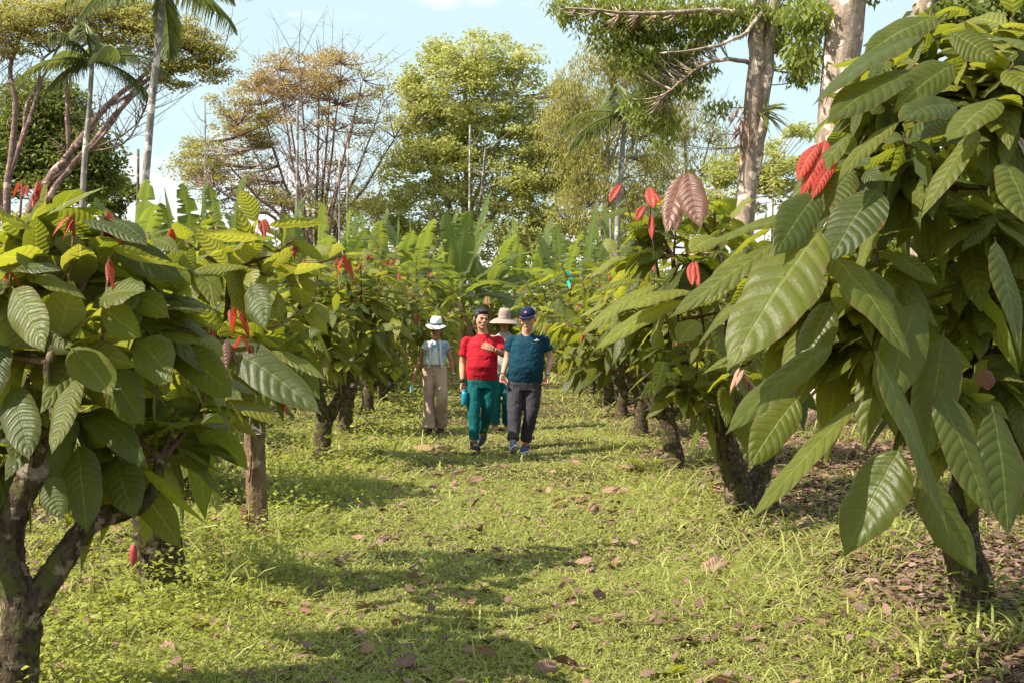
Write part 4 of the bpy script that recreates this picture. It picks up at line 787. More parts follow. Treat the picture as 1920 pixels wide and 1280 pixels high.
def make(label,d,J,cfg):
    X=(J['mid']-960)/F*d; b=V3(X,d,float(gz(X,d))); root=thing('person',label,'person',tuple(b))
    P=lambda k:W(J[k][0],J[k][1],d-(J[k][2] if len(J[k])>2 else 0))-b
    B=cfg; hc=P('head'); nk=P('neck'); hr=rotm(*B['hr'])
    body=MB(); head_geo(body,hr,hc,B.get('hs',1.0),B.get('hw',1.0))
    tube(body,[nk+[0,.02,-.06],nk+[0,.01,.0],hc+hr@V3(0,.03,-.03)],[B['nr']*1.25,B['nr'],B['nr']*.95],14,sub=3)
    tw,td=B['tw'],B['td']; hip=(P('hipL')+P('hipR'))/2; sh=(P('shL')+P('shR'))/2; bel=B.get('belly',0)
    def torso(m,k=1.0,hem=None,top=0):
        z0=hem if hem is not None else hip[2]; z1=sh[2]; H=z1-z0; c=lambda f:hip*(1-f)+sh*f
        R=[]
        for f,rx,ry,fy in ((0,1.0,1.0,0),(.15,1.0,1.02,-bel*.5),(.35,.98,1.04,-bel),(.55,.97,1.02,-bel*.7),(.75,1.0,1.0,-bel*.2),(.90,.98,.90,0),(1.0,.86,.74,.01)):
            q=c(f); R.append((q[0],q[1]+fy,z0+f*H,rx*tw*k,ry*td*k))
        dz=nk[2]-sh[2]; q=sh
        for f,rx,ry in ((.45,.62,.62),(.75,.43,.54),(1.0,.31,.48)): R.append((sh[0]*(1-f)+nk[0]*f,sh[1]+.015,sh[2]+dz*f,rx*tw*k if f<1 else B['nr']*1.15,ry*td*k if f<1 else B['nr']*1.2))
        loft(m,R,pw=2.15)
    torso(body,.86)
    for s in 'LR':
        S=P('sh'+s);E=P('el'+s);Wr=P('wr'+s); ar=B['ar']
        tube(body,[S*.4+nk*.6-[0,0,.07],S*.85+nk*.15-[0,0,.02],S-[0,0,.01],(S+E)/2,E,(E*.55+Wr*.45),Wr],[ar*.8,ar*.95,ar*1.0,ar*.95,ar*.80,ar*.80,ar*.50],12,sub=4)
        hd=B['hand'+s]; hand_geo(body,Wr+norm(V3(*hd[0]))*.01,hd[0],hd[1],hd[2],hd[3],B.get('hands',1.0))
        H_=P('hip'+s);K=P('kn'+s);A=P('an'+s); lr=B['lr']
        tube(body,[H_,K,A],[lr*.8,lr*.55,.040],12,sub=4)
    ob=remesh(body,'body',B['skin'],root,.0055,3)
    # shirt
    m=MB(); hem=W(0,B['hem'],d)[2]-b[2]; torso(m,1.0,hem)
    for s in 'LR':
        S=P('sh'+s);E=P('el'+s); f=B['sleeve'+s]; En=S*(1-f)+E*f; sr=B['ar']*1.28
        tube(m,[S*.4+nk*.6-[0,0,.065],S*.85+nk*.15-[0,0,.022],S-[0,0,.012],(S+En)/2,En],[sr*.72,sr*.88,sr*.98,sr*1.06,sr*1.16],14,sub=3)
    remesh(m,'shirt',B['shirt'],root,.008,4,wrinkle(B.get('wr',.007),len(label)%7))
    # trousers
    m=MB(); z=hip[2]; hx=hip[0]; tl=B.get('pk',1.0)
    loft(m,[(hx,hip[1],z-.10,tw*.92*tl,td*.95*tl),(hx,hip[1],z-.02,tw*.99*tl,td*1.0*tl),(hx,hip[1],B.get('waist_z',z+.10),tw*.93*tl,td*.94*tl)])
    for s in 'LR':
        H_=P('hip'+s);K=P('kn'+s);A=P('an'+s); lr=B['lr']; c=B['cuff']
        tube(m,[H_+[0,0,.02],H_*.7+K*.3,K,(K+A)/2,A+[0,0,B.get('cz',.03)]],[lr*1.02,lr*1.03,lr*.80,(lr*.74+c)/2,c],16,sub=4)
    remesh(m,'trousers',B['pants'],root,.008,4,wrinkle(.009,3,.8))
    return root,b,P,hc,hr
def ringband(root,name,mat,c,ax,r,w,parent=None):
    m=MB(); ax=norm(ax); tube(m,[c-ax*w/2,c+ax*w/2],[r,r],16); return m.build(name,mat,root)
def hat(root,hc,hr,mats,brim,crown,cr,tilt,name='hat',droop=.03,wav=.01,off=.062,band=True):
    m=MB(); seg=40; a=np.arange(seg)/seg*2*PI
    prof=[(brim,-droop-.004),(brim*.98,-droop),(brim*.75,-droop*.35),(cr*1.02,0),(cr*.98,crown*.35),(cr*.90,crown*.75),(cr*.72,crown*.97),(cr*.35,crown*1.0),(.004,crown*.93)]
    V=[np.stack([r*np.cos(a)*.95,r*np.sin(a)*1.08,z+(wav*np.cos(2*a)*(r/brim)**2)*(1 if r>cr else 0)],1) for r,z in prof]
    V[6][:,2]-=.012*np.maximum(0,-np.sin(a))
    n=len(prof); i=np.arange(seg); j=(i+1)%seg
    m.add(np.concatenate(V),np.concatenate([np.stack([k*seg+i,k*seg+j,(k+1)*seg+j,(k+1)*seg+i],1) for k in range(n-1)]))
    R=rotm(*tilt); c=hc+hr@V3(0,.005,off); xf(m,0,R,c); o=m.build(name,mats[0],root)
    md=o.modifiers.new('thick','SOLIDIFY'); md.thickness=.004
    if band:
        q=MB(); tube(q,[(0,0,.002),(0,0,.024)],[cr*1.035,cr*1.02],32,ell=1.12,cap=False); xf(q,0,R@np.diag([.95,1,1]),c); q.build('hat_band',mats[1],o)
    return o
# ---- man in the navy cap
J=dict(mid=977,head=(990,599,.10),neck=(988,624,.03),shL=(959,636),shR=(1020,636),elL=(951,670,-.02),wrL=(943,700,.08),elR=(1032,671,-.02),wrR=(1026,703,.06),
       hipL=(968,716,0),hipR=(1000,716,0),knL=(965,776,.10),anL=(962,833,.22),knR=(995,776,.06),anR=(985,834,.0))
cf=dict(hr=(-.24,.20,-.04),hs=1.17,hw=1.05,nr=.064,tw=.218,td=.150,belly=.03,ar=.052,lr=.110,skin=M['skin_a'],shirt=M['teal_shirt'],pants=M['grey_pants'],hem=716,sleeveL=.58,sleeveR=.60,cuff=.070,cz=.055,
        handL=((-.05,-.25,-1),(.3,-.6,0),-1,.75),handR=((-.15,-.2,-1),(-.6,-.5,0),1,.8))
r,b,P,hc,hr=make('man in a dark teal T-shirt and navy cap at the right of the group',15.6,J,cf); face(r,hr,hc,1.17)
m=MB(); seg=32
def cap(m):
    th=np.linspace(.0,PI*.5,9); ph=np.arange(seg)/seg*2*PI
    V=np.stack([np.outer(np.cos(th),np.cos(ph))*.086,np.outer(np.cos(th),np.sin(ph))*.103,np.outer(np.sin(th)*.088,np.ones(seg))],-1).reshape(-1,3); i=np.arange(seg);j=(i+1)%seg
    m.add(V,np.concatenate([np.stack([k*seg+i,k*seg+j,(k+1)*seg+j,(k+1)*seg+i],1) for k in range(8)]))
cap(m); u=np.linspace(-1.15,1.15,15); V=[]
for k,rr in enumerate((0,.028,.050)): V.append(np.stack([np.sin(u)*(.084+rr*.15),-np.cos(u)*(.098+rr)-rr*.25*np.cos(u),-.006-rr*.25-.010*u*u],1))
i=np.arange(14); m.add(np.concatenate(V),np.concatenate([np.stack([k*15+i,k*15+i+1,(k+1)*15+i+1,(k+1)*15+i],1) for k in range(2)]))
xf(m,0,hr*1.10,hc+hr@V3(0,.012,.056)); o=m.build('cap',M['navycap'],r); md=o.modifiers.new('t','SOLIDIFY'); md.thickness=.004
m=MB(); ellip(m,(0,-.094,.040),(.015,.006,.013)); xf(m,0,hr*1.10,hc+hr@V3(0,.012,.056)); m.build('cap_badge',M['logo'],o)
m=MB(); tube(m,[(0,-.006,0),(0,-.006,.001)],[.01,.01],8)
def chestmark():
    m=MB(); q=W(1006,638,15.6)-b
    for s,(w_,h_) in enumerate(((.050,.006),(.034,.008),(.016,.010))): ellip(m,q+[0,-.157,-.004+s*.009],(w_/2,.012,h_/2))
    for s in (-1,1): ellip(m,q+[s*.020,-.157,.002],(.010,.012,.005),rotm(0,0,s*.5))
    m.build('chest_logo',M['whiteprint'],r)
chestmark()
m=MB(); tube(m,[W(988,625,15.62)-b+np.array([.062*math.cos(a),-.01-.06*math.sin(a),-.004-.022*max(0,math.sin(a))]) for a in np.linspace(-.4,PI+.4,16)],[.008]*16,6); m.build('collar',M['teal_shirt'],r)
ringband(r,'wristwatch',M['steel'],P('wrR')*.93+P('elR')*.07,P('wrR')-P('elR'),.034,.026)
shoe(r,P('anL')+[0,0,.0],.15,-.42,M['blueshoe'],sole=M['sole']); shoe(r,P('anR')+[0,0,-.0],-.30,0,M['blueshoe'],sole=M['sole'])
for k,mt in (('anL','greysock'),('anR','redsock')): m=MB(); a=P(k); tube(m,[a+[0,.01,-.03],a+[0,.0,.10]],[.043,.046],14); m.build('sock',M[mt],r)
# ---- man in the red polo
J=dict(mid=899,head=(903,599,.06),neck=(906,626,.0),shL=(874,638),shR=(936,636),elL=(867,680,-.02),wrL=(867,716,.10),elR=(944,664,.06),wrR=(927,655,.25),
       hipL=(888,712),hipR=(918,712),knL=(889,770,.12),anL=(889,828,.18),knR=(914,770,.02),anR=(904,812,-.25))
cf=dict(hr=(.34,.06,.10),hs=1.14,hw=1.06,nr=.060,tw=.200,td=.142,belly=.03,ar=.048,lr=.104,skin=M['skin_b'],shirt=M['red'],pants=M['teal_pants'],hem=712,sleeveL=.66,sleeveR=.72,cuff=.060,cz=.03,
        handL=((.05,-.1,-1),(.6,-.5,0),-1,.55),handR=((-1,-.05,.42),(0,1,0),1,.18))
r,b,P,hc,hr=make('man with short black hair in a red polo shirt, one hand on his chest',16.1,J,cf); face(r,hr,hc,1.14)
m=MB(); ellip(m,(0,.030,.050),(.086,.096,.080)); ellip(m,(0,.055,.0),(.080,.066,.080))
ellip(m,(0,-.030,.088),(.062,.056,.030))
for q in (-1,1): ellip(m,(q*.074,.0,.03),(.012,.035,.035))
xf(m,0,hr*1.14,hc); remesh(m,'hair',M['hair'],r,.006,2,wrinkle(.004,2))
m=MB(); c0=W(906,627,16.1)-b
for s in (-1,1): tube(m,[c0+[0,.075,.020],c0+[s*.060,.03,.012],c0+[s*.070,-.03,-.005],c0+[s*.022,-.085,-.045]],[.012,.014,.016,.010],8,sub=3,ell=.8)
remesh(m,'collar',M['red'],r,.006,2)
m=MB(); tube(m,[c0+[0,-.100,-.050],c0+[0,-.128,-.15]],[.011,.011],8,ell=.6); m.build('placket',M['red'],r)
ringband(r,'wristwatch',M['watch'],P('wrL')*.93+P('elL')*.07,P('wrL')-P('elL'),.031,.036)
shoe(r,P('anL')+[0,0,-.0],.35,0,M['blackshoe']); shoe(r,P('anR')+[0,0,-.0],-.35,.45,M['blackshoe'])
q=W(871,744,15.95); o=thing('drinking_bottle','turquoise water bottle held low in the right hand of the man in the red polo','bottle',tuple(q-[0,0,.09])); m=MB()
tube(m,[(0,0,0),(0,0,.004),(0,0,.12),(0,0,.145),(0,0,.165)],[.037,.040,.040,.034,.022],18); m.build('flask',M['bottle'],o); m=MB(); tube(m,[(0,0,.165),(0,0,.185)],[.024,.023],16); m.build('lid',M['bottle'],o)
# ---- woman in the white hat
J=dict(mid=814,head=(818,619,.10),neck=(817,637,.02),shL=(800,643),shR=(835,643),elL=(788,675,-.02),wrL=(777,699,.06),elR=(846,676,-.02),wrR=(850,703,.04),
       hipL=(804,690),hipR=(825,690),knL=(805,745,.06),anL=(804,803,.12),knR=(829,745,.16),anR=(826,797,-.05))
cf=dict(hr=(-.12,.28),hs=1.04,nr=.048,tw=.170,td=.115,ar=.038,lr=.098,skin=M['skin_c'],shirt=M['paleblue'],pants=M['khaki'],hem=684,sleeveL=.34,sleeveR=.34,cuff=.098,cz=.0,wr=.012,
        handL=((-.1,-.1,-1),(.6,-.4,0),-1,.5),handR=((.05,-.1,-1),(-.6,-.4,0),1,.45))
r,b,P,hc,hr=make('woman in a white brimmed hat, pale blue shirt and khaki trousers',18.6,J,cf); face(r,hr,hc,1.04)
hat(r,hc,hr,(M['strawhat'],M['band']),.162,.115,.092,(-.1,.12,.08),wav=.020,off=.085)
m=MB(); ellip(m,(0,.035,-.01),(.080,.070,.090)); xf(m,0,hr,hc); remesh(m,'hair',plain('hair_brown',(.10,.055,.03),.6,.3,.5),r,.007,2)
m=MB(); s0=W(817,651,18.6)-b; loft(m,[(s0[0],-.035,s0[2]-.245,.085,.095),(s0[0],-.035,s0[2]-.1,.075,.095),(s0[0],-.035,s0[2]+.0,.055,.085)]); remesh(m,'undershirt',M['white'],r,.007,3,wrinkle(.005,1))
for s in (-1,1):
    m=MB(); tube(m,[s0+[s*.05,-.05,.085],s0+[s*.075,-.115,.0],s0+[s*.075,-.125,-.14],s0+[s*.10,-.115,-.30]],[.018,.016,.017,.016],8,sub=3); o=m.build('shirt_edge',M['white'],r)
m=MB(); z=W(0,683,18.6)[2]-b[2]; a=np.linspace(0,2*PI,30); hx=(P('hipL')+P('hipR'))[0]/2; tube(m,np.stack([hx+.168*np.cos(a),.118*np.sin(a),np.full(30,z)],1),[.012]*30,6); m.build('belt',M['brownshoe'],r)
ringband(r,'wristwatch',M['steel'],P('wrR')*.9+P('elR')*.1,P('wrR')-P('elR'),.029,.028)
shoe(r,P('anL')+[0,0,.005],-.1,-.1,M['blackshoe']); shoe(r,P('anR')+[0,0,.0],-.3,.30,M['blackshoe'])
q=W(772,730,18.5); o=thing('drinking_bottle','small clear bluish bottle dangling from the hand of the woman in the white hat','bottle',tuple(q-[0,0,.04])); m=MB()
tube(m,[(0,0,0),(0,0,.005),(0,0,.07),(0,0,.095),(0,0,.12)],[.020,.026,.026,.018,.011],14); m.build('flask',M['clear'],o); m=MB(); tube(m,[(0,0,.12),(0,0,.135)],[.013,.013],12); m.build('lid',M['band'],o)
# ---- man behind in the wide sun hat
J=dict(mid=942,head=(946,606,.08),neck=(946,622,.0),shL=(921,634),shR=(970,634),elL=(912,668,0),wrL=(915,700,.08),elR=(980,668,0),wrR=(976,700,.08),
       hipL=(932,700),hipR=(957,700),knL=(930,748,.10),anL=(928,798,.12),knR=(951,748,.12),anR=(950,795,-.05))
cf=dict(hr=(.05,.14),hs=1.08,nr=.056,tw=.200,td=.135,ar=.044,lr=.095,skin=M['skin_c'],shirt=M['beige'],pants=M['teal_pants'],hem=700,sleeveL=.6,sleeveR=.6,cuff=.070,cz=.02,
        handL=((.0,-.1,-1),(.6,-.4,0),-1,.5),handR=((.0,-.1,-1),(-.6,-.4,0),1,.5))
r,b,P,hc,hr=make('man in a very wide beige sun hat, half hidden behind the other two men',19.1,J,cf); face(r,hr,hc,1.08)
hat(r,hc,hr,(M['sunhat'],M['sunhat']),.235,.150,.100,(0,.12,.04),droop=.055,wav=-.012,off=.072)
m=MB(); c0=W(946,625,19.1)-b
for s in (-1,1): tube(m,[c0+[0,.07,.020],c0+[s*.056,.03,.012],c0+[s*.066,-.03,-.005],c0+[s*.022,-.08,-.045]],[.012,.014,.016,.010],8,sub=3,ell=.8)
remesh(m,'collar',M['beige'],r,.006,2)
shoe(r,P('anL')+[0,0,.0],.25,-.05,M['brownshoe'],sole=M['sole']); shoe(r,P('anR')+[0,0,.0],-.1,.45,M['brownshoe'],sole=M['sole'])
# ---------------------------------------------------------------- ground, grass, litter
def ground():
    xs=np.concatenate([np.linspace(-900,-50,12),np.linspace(-45,-6,30),np.linspace(-5.6,5.6,60),np.linspace(6,45,30),np.linspace(50,900,12)])
    ys=np.concatenate([np.linspace(-40,2,6),np.linspace(3,24,110),np.linspace(25,60,50),np.linspace(70,1500,14)])
    X,Y=np.meshgrid(xs,ys,indexing='ij'); Z=gz(X,Y); far=(np.abs(X)>45)|(Y>60); Z=np.where(far,Z*.3,Z)
    mb=MB(); nx,ny=len(xs),len(ys); i,j=np.meshgrid(np.arange(nx-1),np.arange(ny-1),indexing='ij'); q=(i*ny+j).ravel()
    mb.add(np.stack([X,Y,Z],-1).reshape(-1,3),np.stack([q,q+ny,q+ny+1,q+1],1))
    m,nt=newmat('ground_soil'); t=NT(nt); co=t.coord('Object')
    n1=t.noise(3.5,5,co,.65); n2=t.noise(38,4,co,.7); n3=t.noise(.9,3,co)
    soil=t.mix(t.smooth(n2,.35,.65),(.07,.046,.030),(.16,.11,.07)); gr=t.mix(t.smooth(n2,.3,.7),(.06,.07,.018),(.16,.16,.04))
    c=t.mix(t.smooth(t.m('ADD',n1,t.m('MULTIPLY',n3,.4)),.48,.75),gr,soil)
    t.out(t.pbr(c,.95,t.bump(t.m('ADD',n2,t.noise(120,3,co)),1.0,.03),.1))
    tag(mb.build('ground',m),'grassy ground with bare earth between the cacao rows',None,kind='structure')
ground()
def pts_band(y0,y1,n,wid=.47):
    y=np.sqrt(rng.random(n)*(y1*y1-y0*y0)+y0*y0); x=(rng.random(n)*2-1)*(y*wid+.3); return x,y
def fn(x,y,s=1.0,o=0): # cheap smooth pattern 0..1
    return .5+.25*np.sin(x*2.1*s+o+1.7*np.sin(y*1.3*s+o))+.25*np.sin(y*2.7*s-o+1.3*np.sin(x*1.9*s))
def litterness(x,y):  # bare, leaf-strewn ground under the trees, mostly on the right
    r=np.clip((x-1.1)/1.0,0,1)*1.15; l=np.clip((-x-1.7)/1.3,0,1)*.75
    return np.clip((r+l)*(.45+.9*fn(x,y,.8,2)),0,1)
gb=MB()
for y0,y1,n,h,w in ((4.8,8,230000,.045,.0048),(8,13,230000,.05,.0068),(13,20,150000,.055,.0100),(20,32,60000,.07,.016),(32,55,40000,.12,.035)):
    x,y=pts_band(y0,y1,n); lt=litterness(x,y); pat=fn(x,y,1.5,.5)
    keep=rng.random(n)<(1-.93*lt)*(.6+.4*pat); x=x[keep];y=y[keep];k=len(x); pat=fn(x,y,1.1,3)
    edge=np.clip((np.abs(x+.1)-.9)/.6,0,1); hh=h*(.55+.8*rng.random(k))*(.8+.5*pat)*(1+1.9*edge*rng.random(k)*(.3+pat)); tall=rng.random(k)<.014+.035*edge; hh=np.where(tall,hh*2.8,hh)
    B=np.stack([x,y,gz(x,y)-.004],1); az=rng.random(k)*6.28; A=np.stack([np.cos(az)*.75,np.sin(az)*.75,.5+.7*rng.random(k)],1); N=np.stack([-np.cos(az)*.6,-np.sin(az)*.6,np.ones(k)],1)+rng.normal(size=(k,3))*.35
    leaves(gb,B,A,N,hh*1.3,w*(.7+.7*rng.random(k))*np.where(tall,1.6,1),.35+.3*rng.random(k),fold=.1,wave=0,det='tiny',prof=([0,.4,.8,1],[.8,1,.6,.03]))
tag(gb.build('grass',M['grass']),'short sunlit lawn grass covering the path','grass',kind='stuff')
# small broad leaves mixed into the turf and thicker weeds along the edges
wb=MB()
for y0,y1,n,s in ((4.8,9,60000,.020),(9,15,60000,.024),(15,26,36000,.036),(26,46,20000,.07)):
    x,y=pts_band(y0,y1,n); lt=litterness(x,y); left=np.clip((-x-.9)/.8,0,1); c=fn(x,y,1.9,1.2)
    keep=rng.random(n)<np.clip((.22+.8*left+.35*np.clip((x-1)/.8,0,1))*(1-.75*lt)*(.2+1.1*c),0,1); x=x[keep];y=y[keep];k=len(x); left=left[keep]
    z=gz(x,y)+.01+(.035+.26*left*fn(x,y,2.3,4)**2+.12*np.clip((x-1.0)/.6,0,1)*fn(x,y,2.1,1)**2)*rng.random(k)*(1+.2*s/.02)
    az=rng.random(k)*6.28; A=np.stack([np.cos(az),np.sin(az),.1+.5*rng.random(k)],1); N=np.array([0,0,1.])+rng.normal(size=(k,3))*.45
    L=s*(.6+.9*rng.random(k))*(1+.7*left); diamonds(wb,np.stack([x,y,z],1),A,N,L,L*.55)
tag(wb.build('ground_cover',M['weed']),'low broad-leaved weeds creeping among the grass','ground cover',kind='stuff')
# small leaf litter
lb=MB()
for y0,y1,n,s in ((4.8,9,15000,.070),(9,16,22000,.070),(16,28,15000,.085),(28,46,6000,.10)):
    x,y=pts_band(y0,y1,n); lt=litterness(x,y)
    keep=rng.random(n)<(.12+.85*lt); x=x[keep];y=y[keep];k=len(x)
    az=rng.random(k)*6.28; A=np.stack([np.cos(az),np.sin(az),.35*rng.normal(size=k)*.6],1); N=np.array([0,0,1.])+rng.normal(size=(k,3))*.35
    leaves(lb,np.stack([x,y,gz(x,y)+.006+.025*rng.random(k)],1),A,N,s*(.6+1.0*rng.random(k)),s*(.3+.35*rng.random(k)),.15*rng.normal(size=k),fold=.3*rng.normal(size=k),wave=.08,det='low',seed=int(y0))
m_=lb.build('leaf_litter',M['drydark']); tag(m_,'carpet of small brown and purplish dead leaves under the trees','leaf litter',kind='stuff')
lb2=MB(); x,y=pts_band(4.8,24,8000,.42); lt=litterness(x,y); keep=rng.random(8000)<(.16+.5*lt); x=x[keep];y=y[keep];k=len(x); az=rng.random(k)*6.28
leaves(lb2,np.stack([x,y,gz(x,y)+.02+.02*rng.random(k)],1),np.stack([np.cos(az),np.sin(az),.2*rng.normal(size=k)],1),np.array([0,0,1.])+rng.normal(size=(k,3))*.4,.05+.07*rng.random(k),.03+.03*rng.random(k),0,fold=.5*rng.normal(size=k),wave=.1,det='low',seed=5)
tag(lb2.build('leaf_litter',M['dry']),'scattered small pinkish brown dead leaves on the grass','leaf litter',kind='stuff')
# larger fallen cacao leaves, each its own object
variants=[]
for k in range(6):
    mb=MB(); leaves(mb,np.array([-.5,0,.02]),np.array([1,0,.12*(k%3)]),np.array([0,.25*((k%2)*2-1),1]),1.0,.42,.12+.06*k,fold=(.35,-.4,.6,.2,-.25,.8)[k],wave=.09,det='hero',seed=k,quilt=.05,twist=(.5,-.7,.2,1.0,-.3,.6)[k])
    variants.append(mb)
def fallen(x,y,s,yaw,k,mt,label,group=None,tilt=0):
    key=('fl',k,mt)
    if key not in FL: o=variants[k].build('fallen_leaf',M[mt]); FL[key]=o
    else: o=FL[key].copy(); COL.objects.link(o)
    o.name='fallen_leaf'
    for p in ('group',):
        if p in o: del o[p]
    o.location=(x,y,float(gz(x,y))+.02+.25*s*abs(math.sin(tilt))); o.rotation_euler=(tilt,0.15*rng.normal(),yaw); o.scale=(s,s,s); tag(o,label,'fallen leaf',group); return o
FL={}
def gp(px_,py_): d=CH*F/(py_-HY); return (px_-960)/F*d,d
for px_,py_,s,yaw,k,mt,tl,lb in [(895,905,.20,.3,0,'dry',.9,'upright reddish dead leaf alone on the grass in front of the walkers'),
  (1030,1262,.20,.8,5,'drydark',1.0,'left half of a pair of folded purplish dead leaves at the bottom edge, centre'),(1062,1250,.19,2.2,0,'drydark',.9,'right half of a pair of folded purplish dead leaves at the bottom edge, centre'),
  (1268,1252,.30,.5,3,'young',.1,'long yellow fallen leaf at the bottom edge, right of centre'),(905,922,.17,1.8,1,'dry',.1,'rust brown dead leaf lying flat just below the upright reddish one'),
  (805,842,.55,-.35,0,'bananadry',.15,'large pinkish brown dry leaf sheath on the grass before the woman'),(838,846,.30,.2,2,'bananadry',.3,'smaller curled end piece next to the large dry leaf sheath before the woman'),
  (1125,1140,.17,.9,0,'drydark',1.1,'dark dead leaf standing on edge in the lower shadow band'),(578,1050,.17,0,2,'dry',.2,'curled pinkish dead leaf right of the foot of the wooden post'),
  (540,1060,.16,1.3,4,'dry',.5,'pale curled dead leaf in front of the wooden post'),(385,1165,.24,.1,0,'dry',.2,'broad brown dead leaf among the weeds at lower left'),(580,1220,.17,1.4,3,'drydark',1.0,'brown dead leaf standing in the grass at the bottom, left of centre'),
  (1010,918,.16,.3,5,'dry',.3,'brown dead leaf right of the upright reddish one, under the navy capped man'),(1665,1250,.20,1.2,1,'dry',1.0,'pale pink dead leaf standing in the grass at lower right'),
  (410,990,.28,2.0,5,'drydark',.6,'grey brown curled dead leaf left of the foot of the wooden post'),(505,1005,.2,.4,2,'drydark',.1,'greyish dead leaf flat at the foot of the wooden post'),
  (800,935,.15,1.5,4,'dry',.9,'small orange brown dead leaf standing left of the upright reddish one'),(1385,1100,.18,.4,1,'dry',.2,'pinkish dead leaf in the lawn below the second right tree'),(1345,1080,.3,.6,2,'dry',.4,'long pale brown curled dead leaf in the lawn below the second right tree'),
  (720,960,.18,.1,3,'dry',.1,'pinkish flat dead leaf in the sun left of centre'),(410,1172,.15,2.1,5,'drydark',.2,'dark curled dead leaf touching the broad brown one at lower left'),(690,812,.5,.4,2,'bananadry',.2,'long pinkish dry leaf lying left of the woman near a tree foot')]:
    x,y=gp(px_,py_); fallen(x,y,s,yaw,k,mt,lb,tilt=tl)
for i in range(9):  # the rust brown pile at the right edge of the sunlit lawn
    x,y=gp(1040+i*15+rng.normal()*6,955-i*4.5+rng.normal()*3); fallen(x,y,.15+.06*rng.random(),rng.random()*6,int(rng.integers(6)),'dry' if i%3 else 'bronze','rust orange dead leaf in the long heap at the right of the sunlit lawn','dead leaves in the rust orange heap',.5*rng.normal())
for i in range(210):
    while True:
        x,y=pts_band(5.2,19,1,.40); x=float(x[0]);y=float(y[0])
        if rng.random()<.3+.7*litterness(x,y): break
    r=rng.random(); lb=('flat or curled brown dead cacao leaf scattered on the lawn and under the trees')
    fallen(x,y,.10+.09*rng.random(),rng.random()*6.28,int(rng.integers(6)),'dry' if r<.6 else 'drydark',lb,'dead cacao leaves scattered over the ground',.5*rng.normal())
# taller grass tufts, ferns and weeds that can be told apart
def tuft(label,px_,py_,n,L,w,seed,mt='grass',group=None,spread=.12):
    x,y=gp(px_,py_); r_=np.random.default_rng(seed); o=None
    az=r_.random(n)*6.28; A=np.stack([np.cos(az)*.5,np.sin(az)*.5,.7+.6*r_.random(n)],1); B=np.stack([r_.normal(size=n)*spread,r_.normal(size=n)*spread,np.zeros(n)-.01],1)
    mb=MB(); leaves(mb,B,A,np.stack([-np.cos(az),-np.sin(az),np.full(n,.6)],1)+r_.normal(size=(n,3))*.2,L*(.5+.7*r_.random(n)),w,.5+.5*r_.random(n),fold=.3,wave=.01,det='mid',seed=seed,prof=([0,.3,.7,1],[.7,1,.7,.03]))
    o=mb.build('grass_tuft',M[mt]); o.location=(x,y,float(gz(x,y))); tag(o,label,'grass tuft',group)
for i,(a,c,n,L,w,lb) in enumerate([(1640,1190,40,.26,.011,'tuft of broad grass blades at lower right, left of the near trunk foot'),(1780,1250,60,.34,.014,'big tuft of long grass in the bottom right corner'),(1480,1150,36,.22,.009,'grass tuft in the sun halfway between the two right trunks'),
   (1640,1070,46,.22,.010,'grass tuft under the hanging dark leaf at the right'),(1380,1010,36,.24,.009,'grass tuft at the foot of the second right cacao trunk'),(1250,950,26,.2,.009,'thin grass tuft in front of the fern'),(365,1080,60,.22,.008,'soft grass tuft right of the left leaning trunk foot'),
   (330,1050,40,.24,.008,'grass tuft around the left leaning trunk foot'),(1560,1240,46,.26,.010,'grass tuft at the bottom edge, right of the yellow fallen leaf'),(1440,925,24,.2,.009,'grass tuft behind the second right trunk'),(480,1010,30,.16,.007,'grass tuft at the foot of the wooden post'),
   (600,880,30,.2,.010,'weedy tuft at the foot of the Y-shaped left trunk'),(1240,890,30,.22,.010,'grass tuft at the foot of the thick leaning right trunk'),(1870,1220,60,.40,.014,'dark tall grass tuft by the foot of the near right trunk')]): tuft(lb,a,c,n,L,w,50+i)
def weed(label,px_,py_,n,h,ls,seed,group=None,sp=.10):
    x,y=gp(px_,py_); r_=np.random.default_rng(seed); o=thing('weed_plant',label,'weed',(x,y,float(gz(x,y))),group); sb=MB();lf=MB()
    for k in range(n):
        b0=V3(r_.normal()*sp,r_.normal()*sp,-.01); a=norm(V3(r_.normal()*.3,r_.normal()*.3,1)); hh=h*(.6+.5*r_.random()); tube(sb,[b0,b0+a*hh],[.003,.0015],4)
        m_=7; t=np.linspace(.2,1,m_); az=np.arange(m_)*2.4+r_.random()*6; A=np.stack([np.cos(az),np.sin(az),.1+.3*r_.random(m_)],1)
        leaves(lf,b0+a*hh*t[:,None],A,V3(0,0,1)+r_.normal(size=(m_,3))*.25,ls*(.7+.5*r_.random(m_)),ls*.42,.3,fold=.25,det='low',seed=seed+k)
    sb.build('stem',M['greentwig'],o); lf.build('leaves',M['weed'],o)
k=0
for a,c,n,h,ls,lb in [(1860,1200,16,.28,.07,'leafy dark green weed at the foot of the near right trunk'),(1760,1260,14,.2,.06,'leafy weed at the bottom right corner'),(150,1130,18,.2,.06,'leafy weed between the forked near trunk and the leaning trunk'),(120,1230,20,.2,.06,'weed patch at the bottom left, right of the near trunk foot'),
    (230,1180,18,.18,.055,'weed patch in front of the left leaning trunk foot'),(330,1140,14,.15,.05,'low weed right of the left leaning trunk foot'),(420,920,20,.2,.06,'sunlit weed patch behind the wooden post, to its left'),(540,900,22,.2,.06,'sunlit weed patch behind the wooden post, to its right'),
    (460,870,20,.24,.07,'weeds in the sun between the left trunks beyond the post'),(560,850,20,.26,.07,'weeds left of the Y-shaped trunk foot'),(1300,980,12,.16,.05,'low weed left of the second right trunk foot'),(1250,905,10,.16,.05,'small weed next to the fern')]:
    k+=1; weed(lb,a,c,n,h,ls,400+k*7,sp=.16)
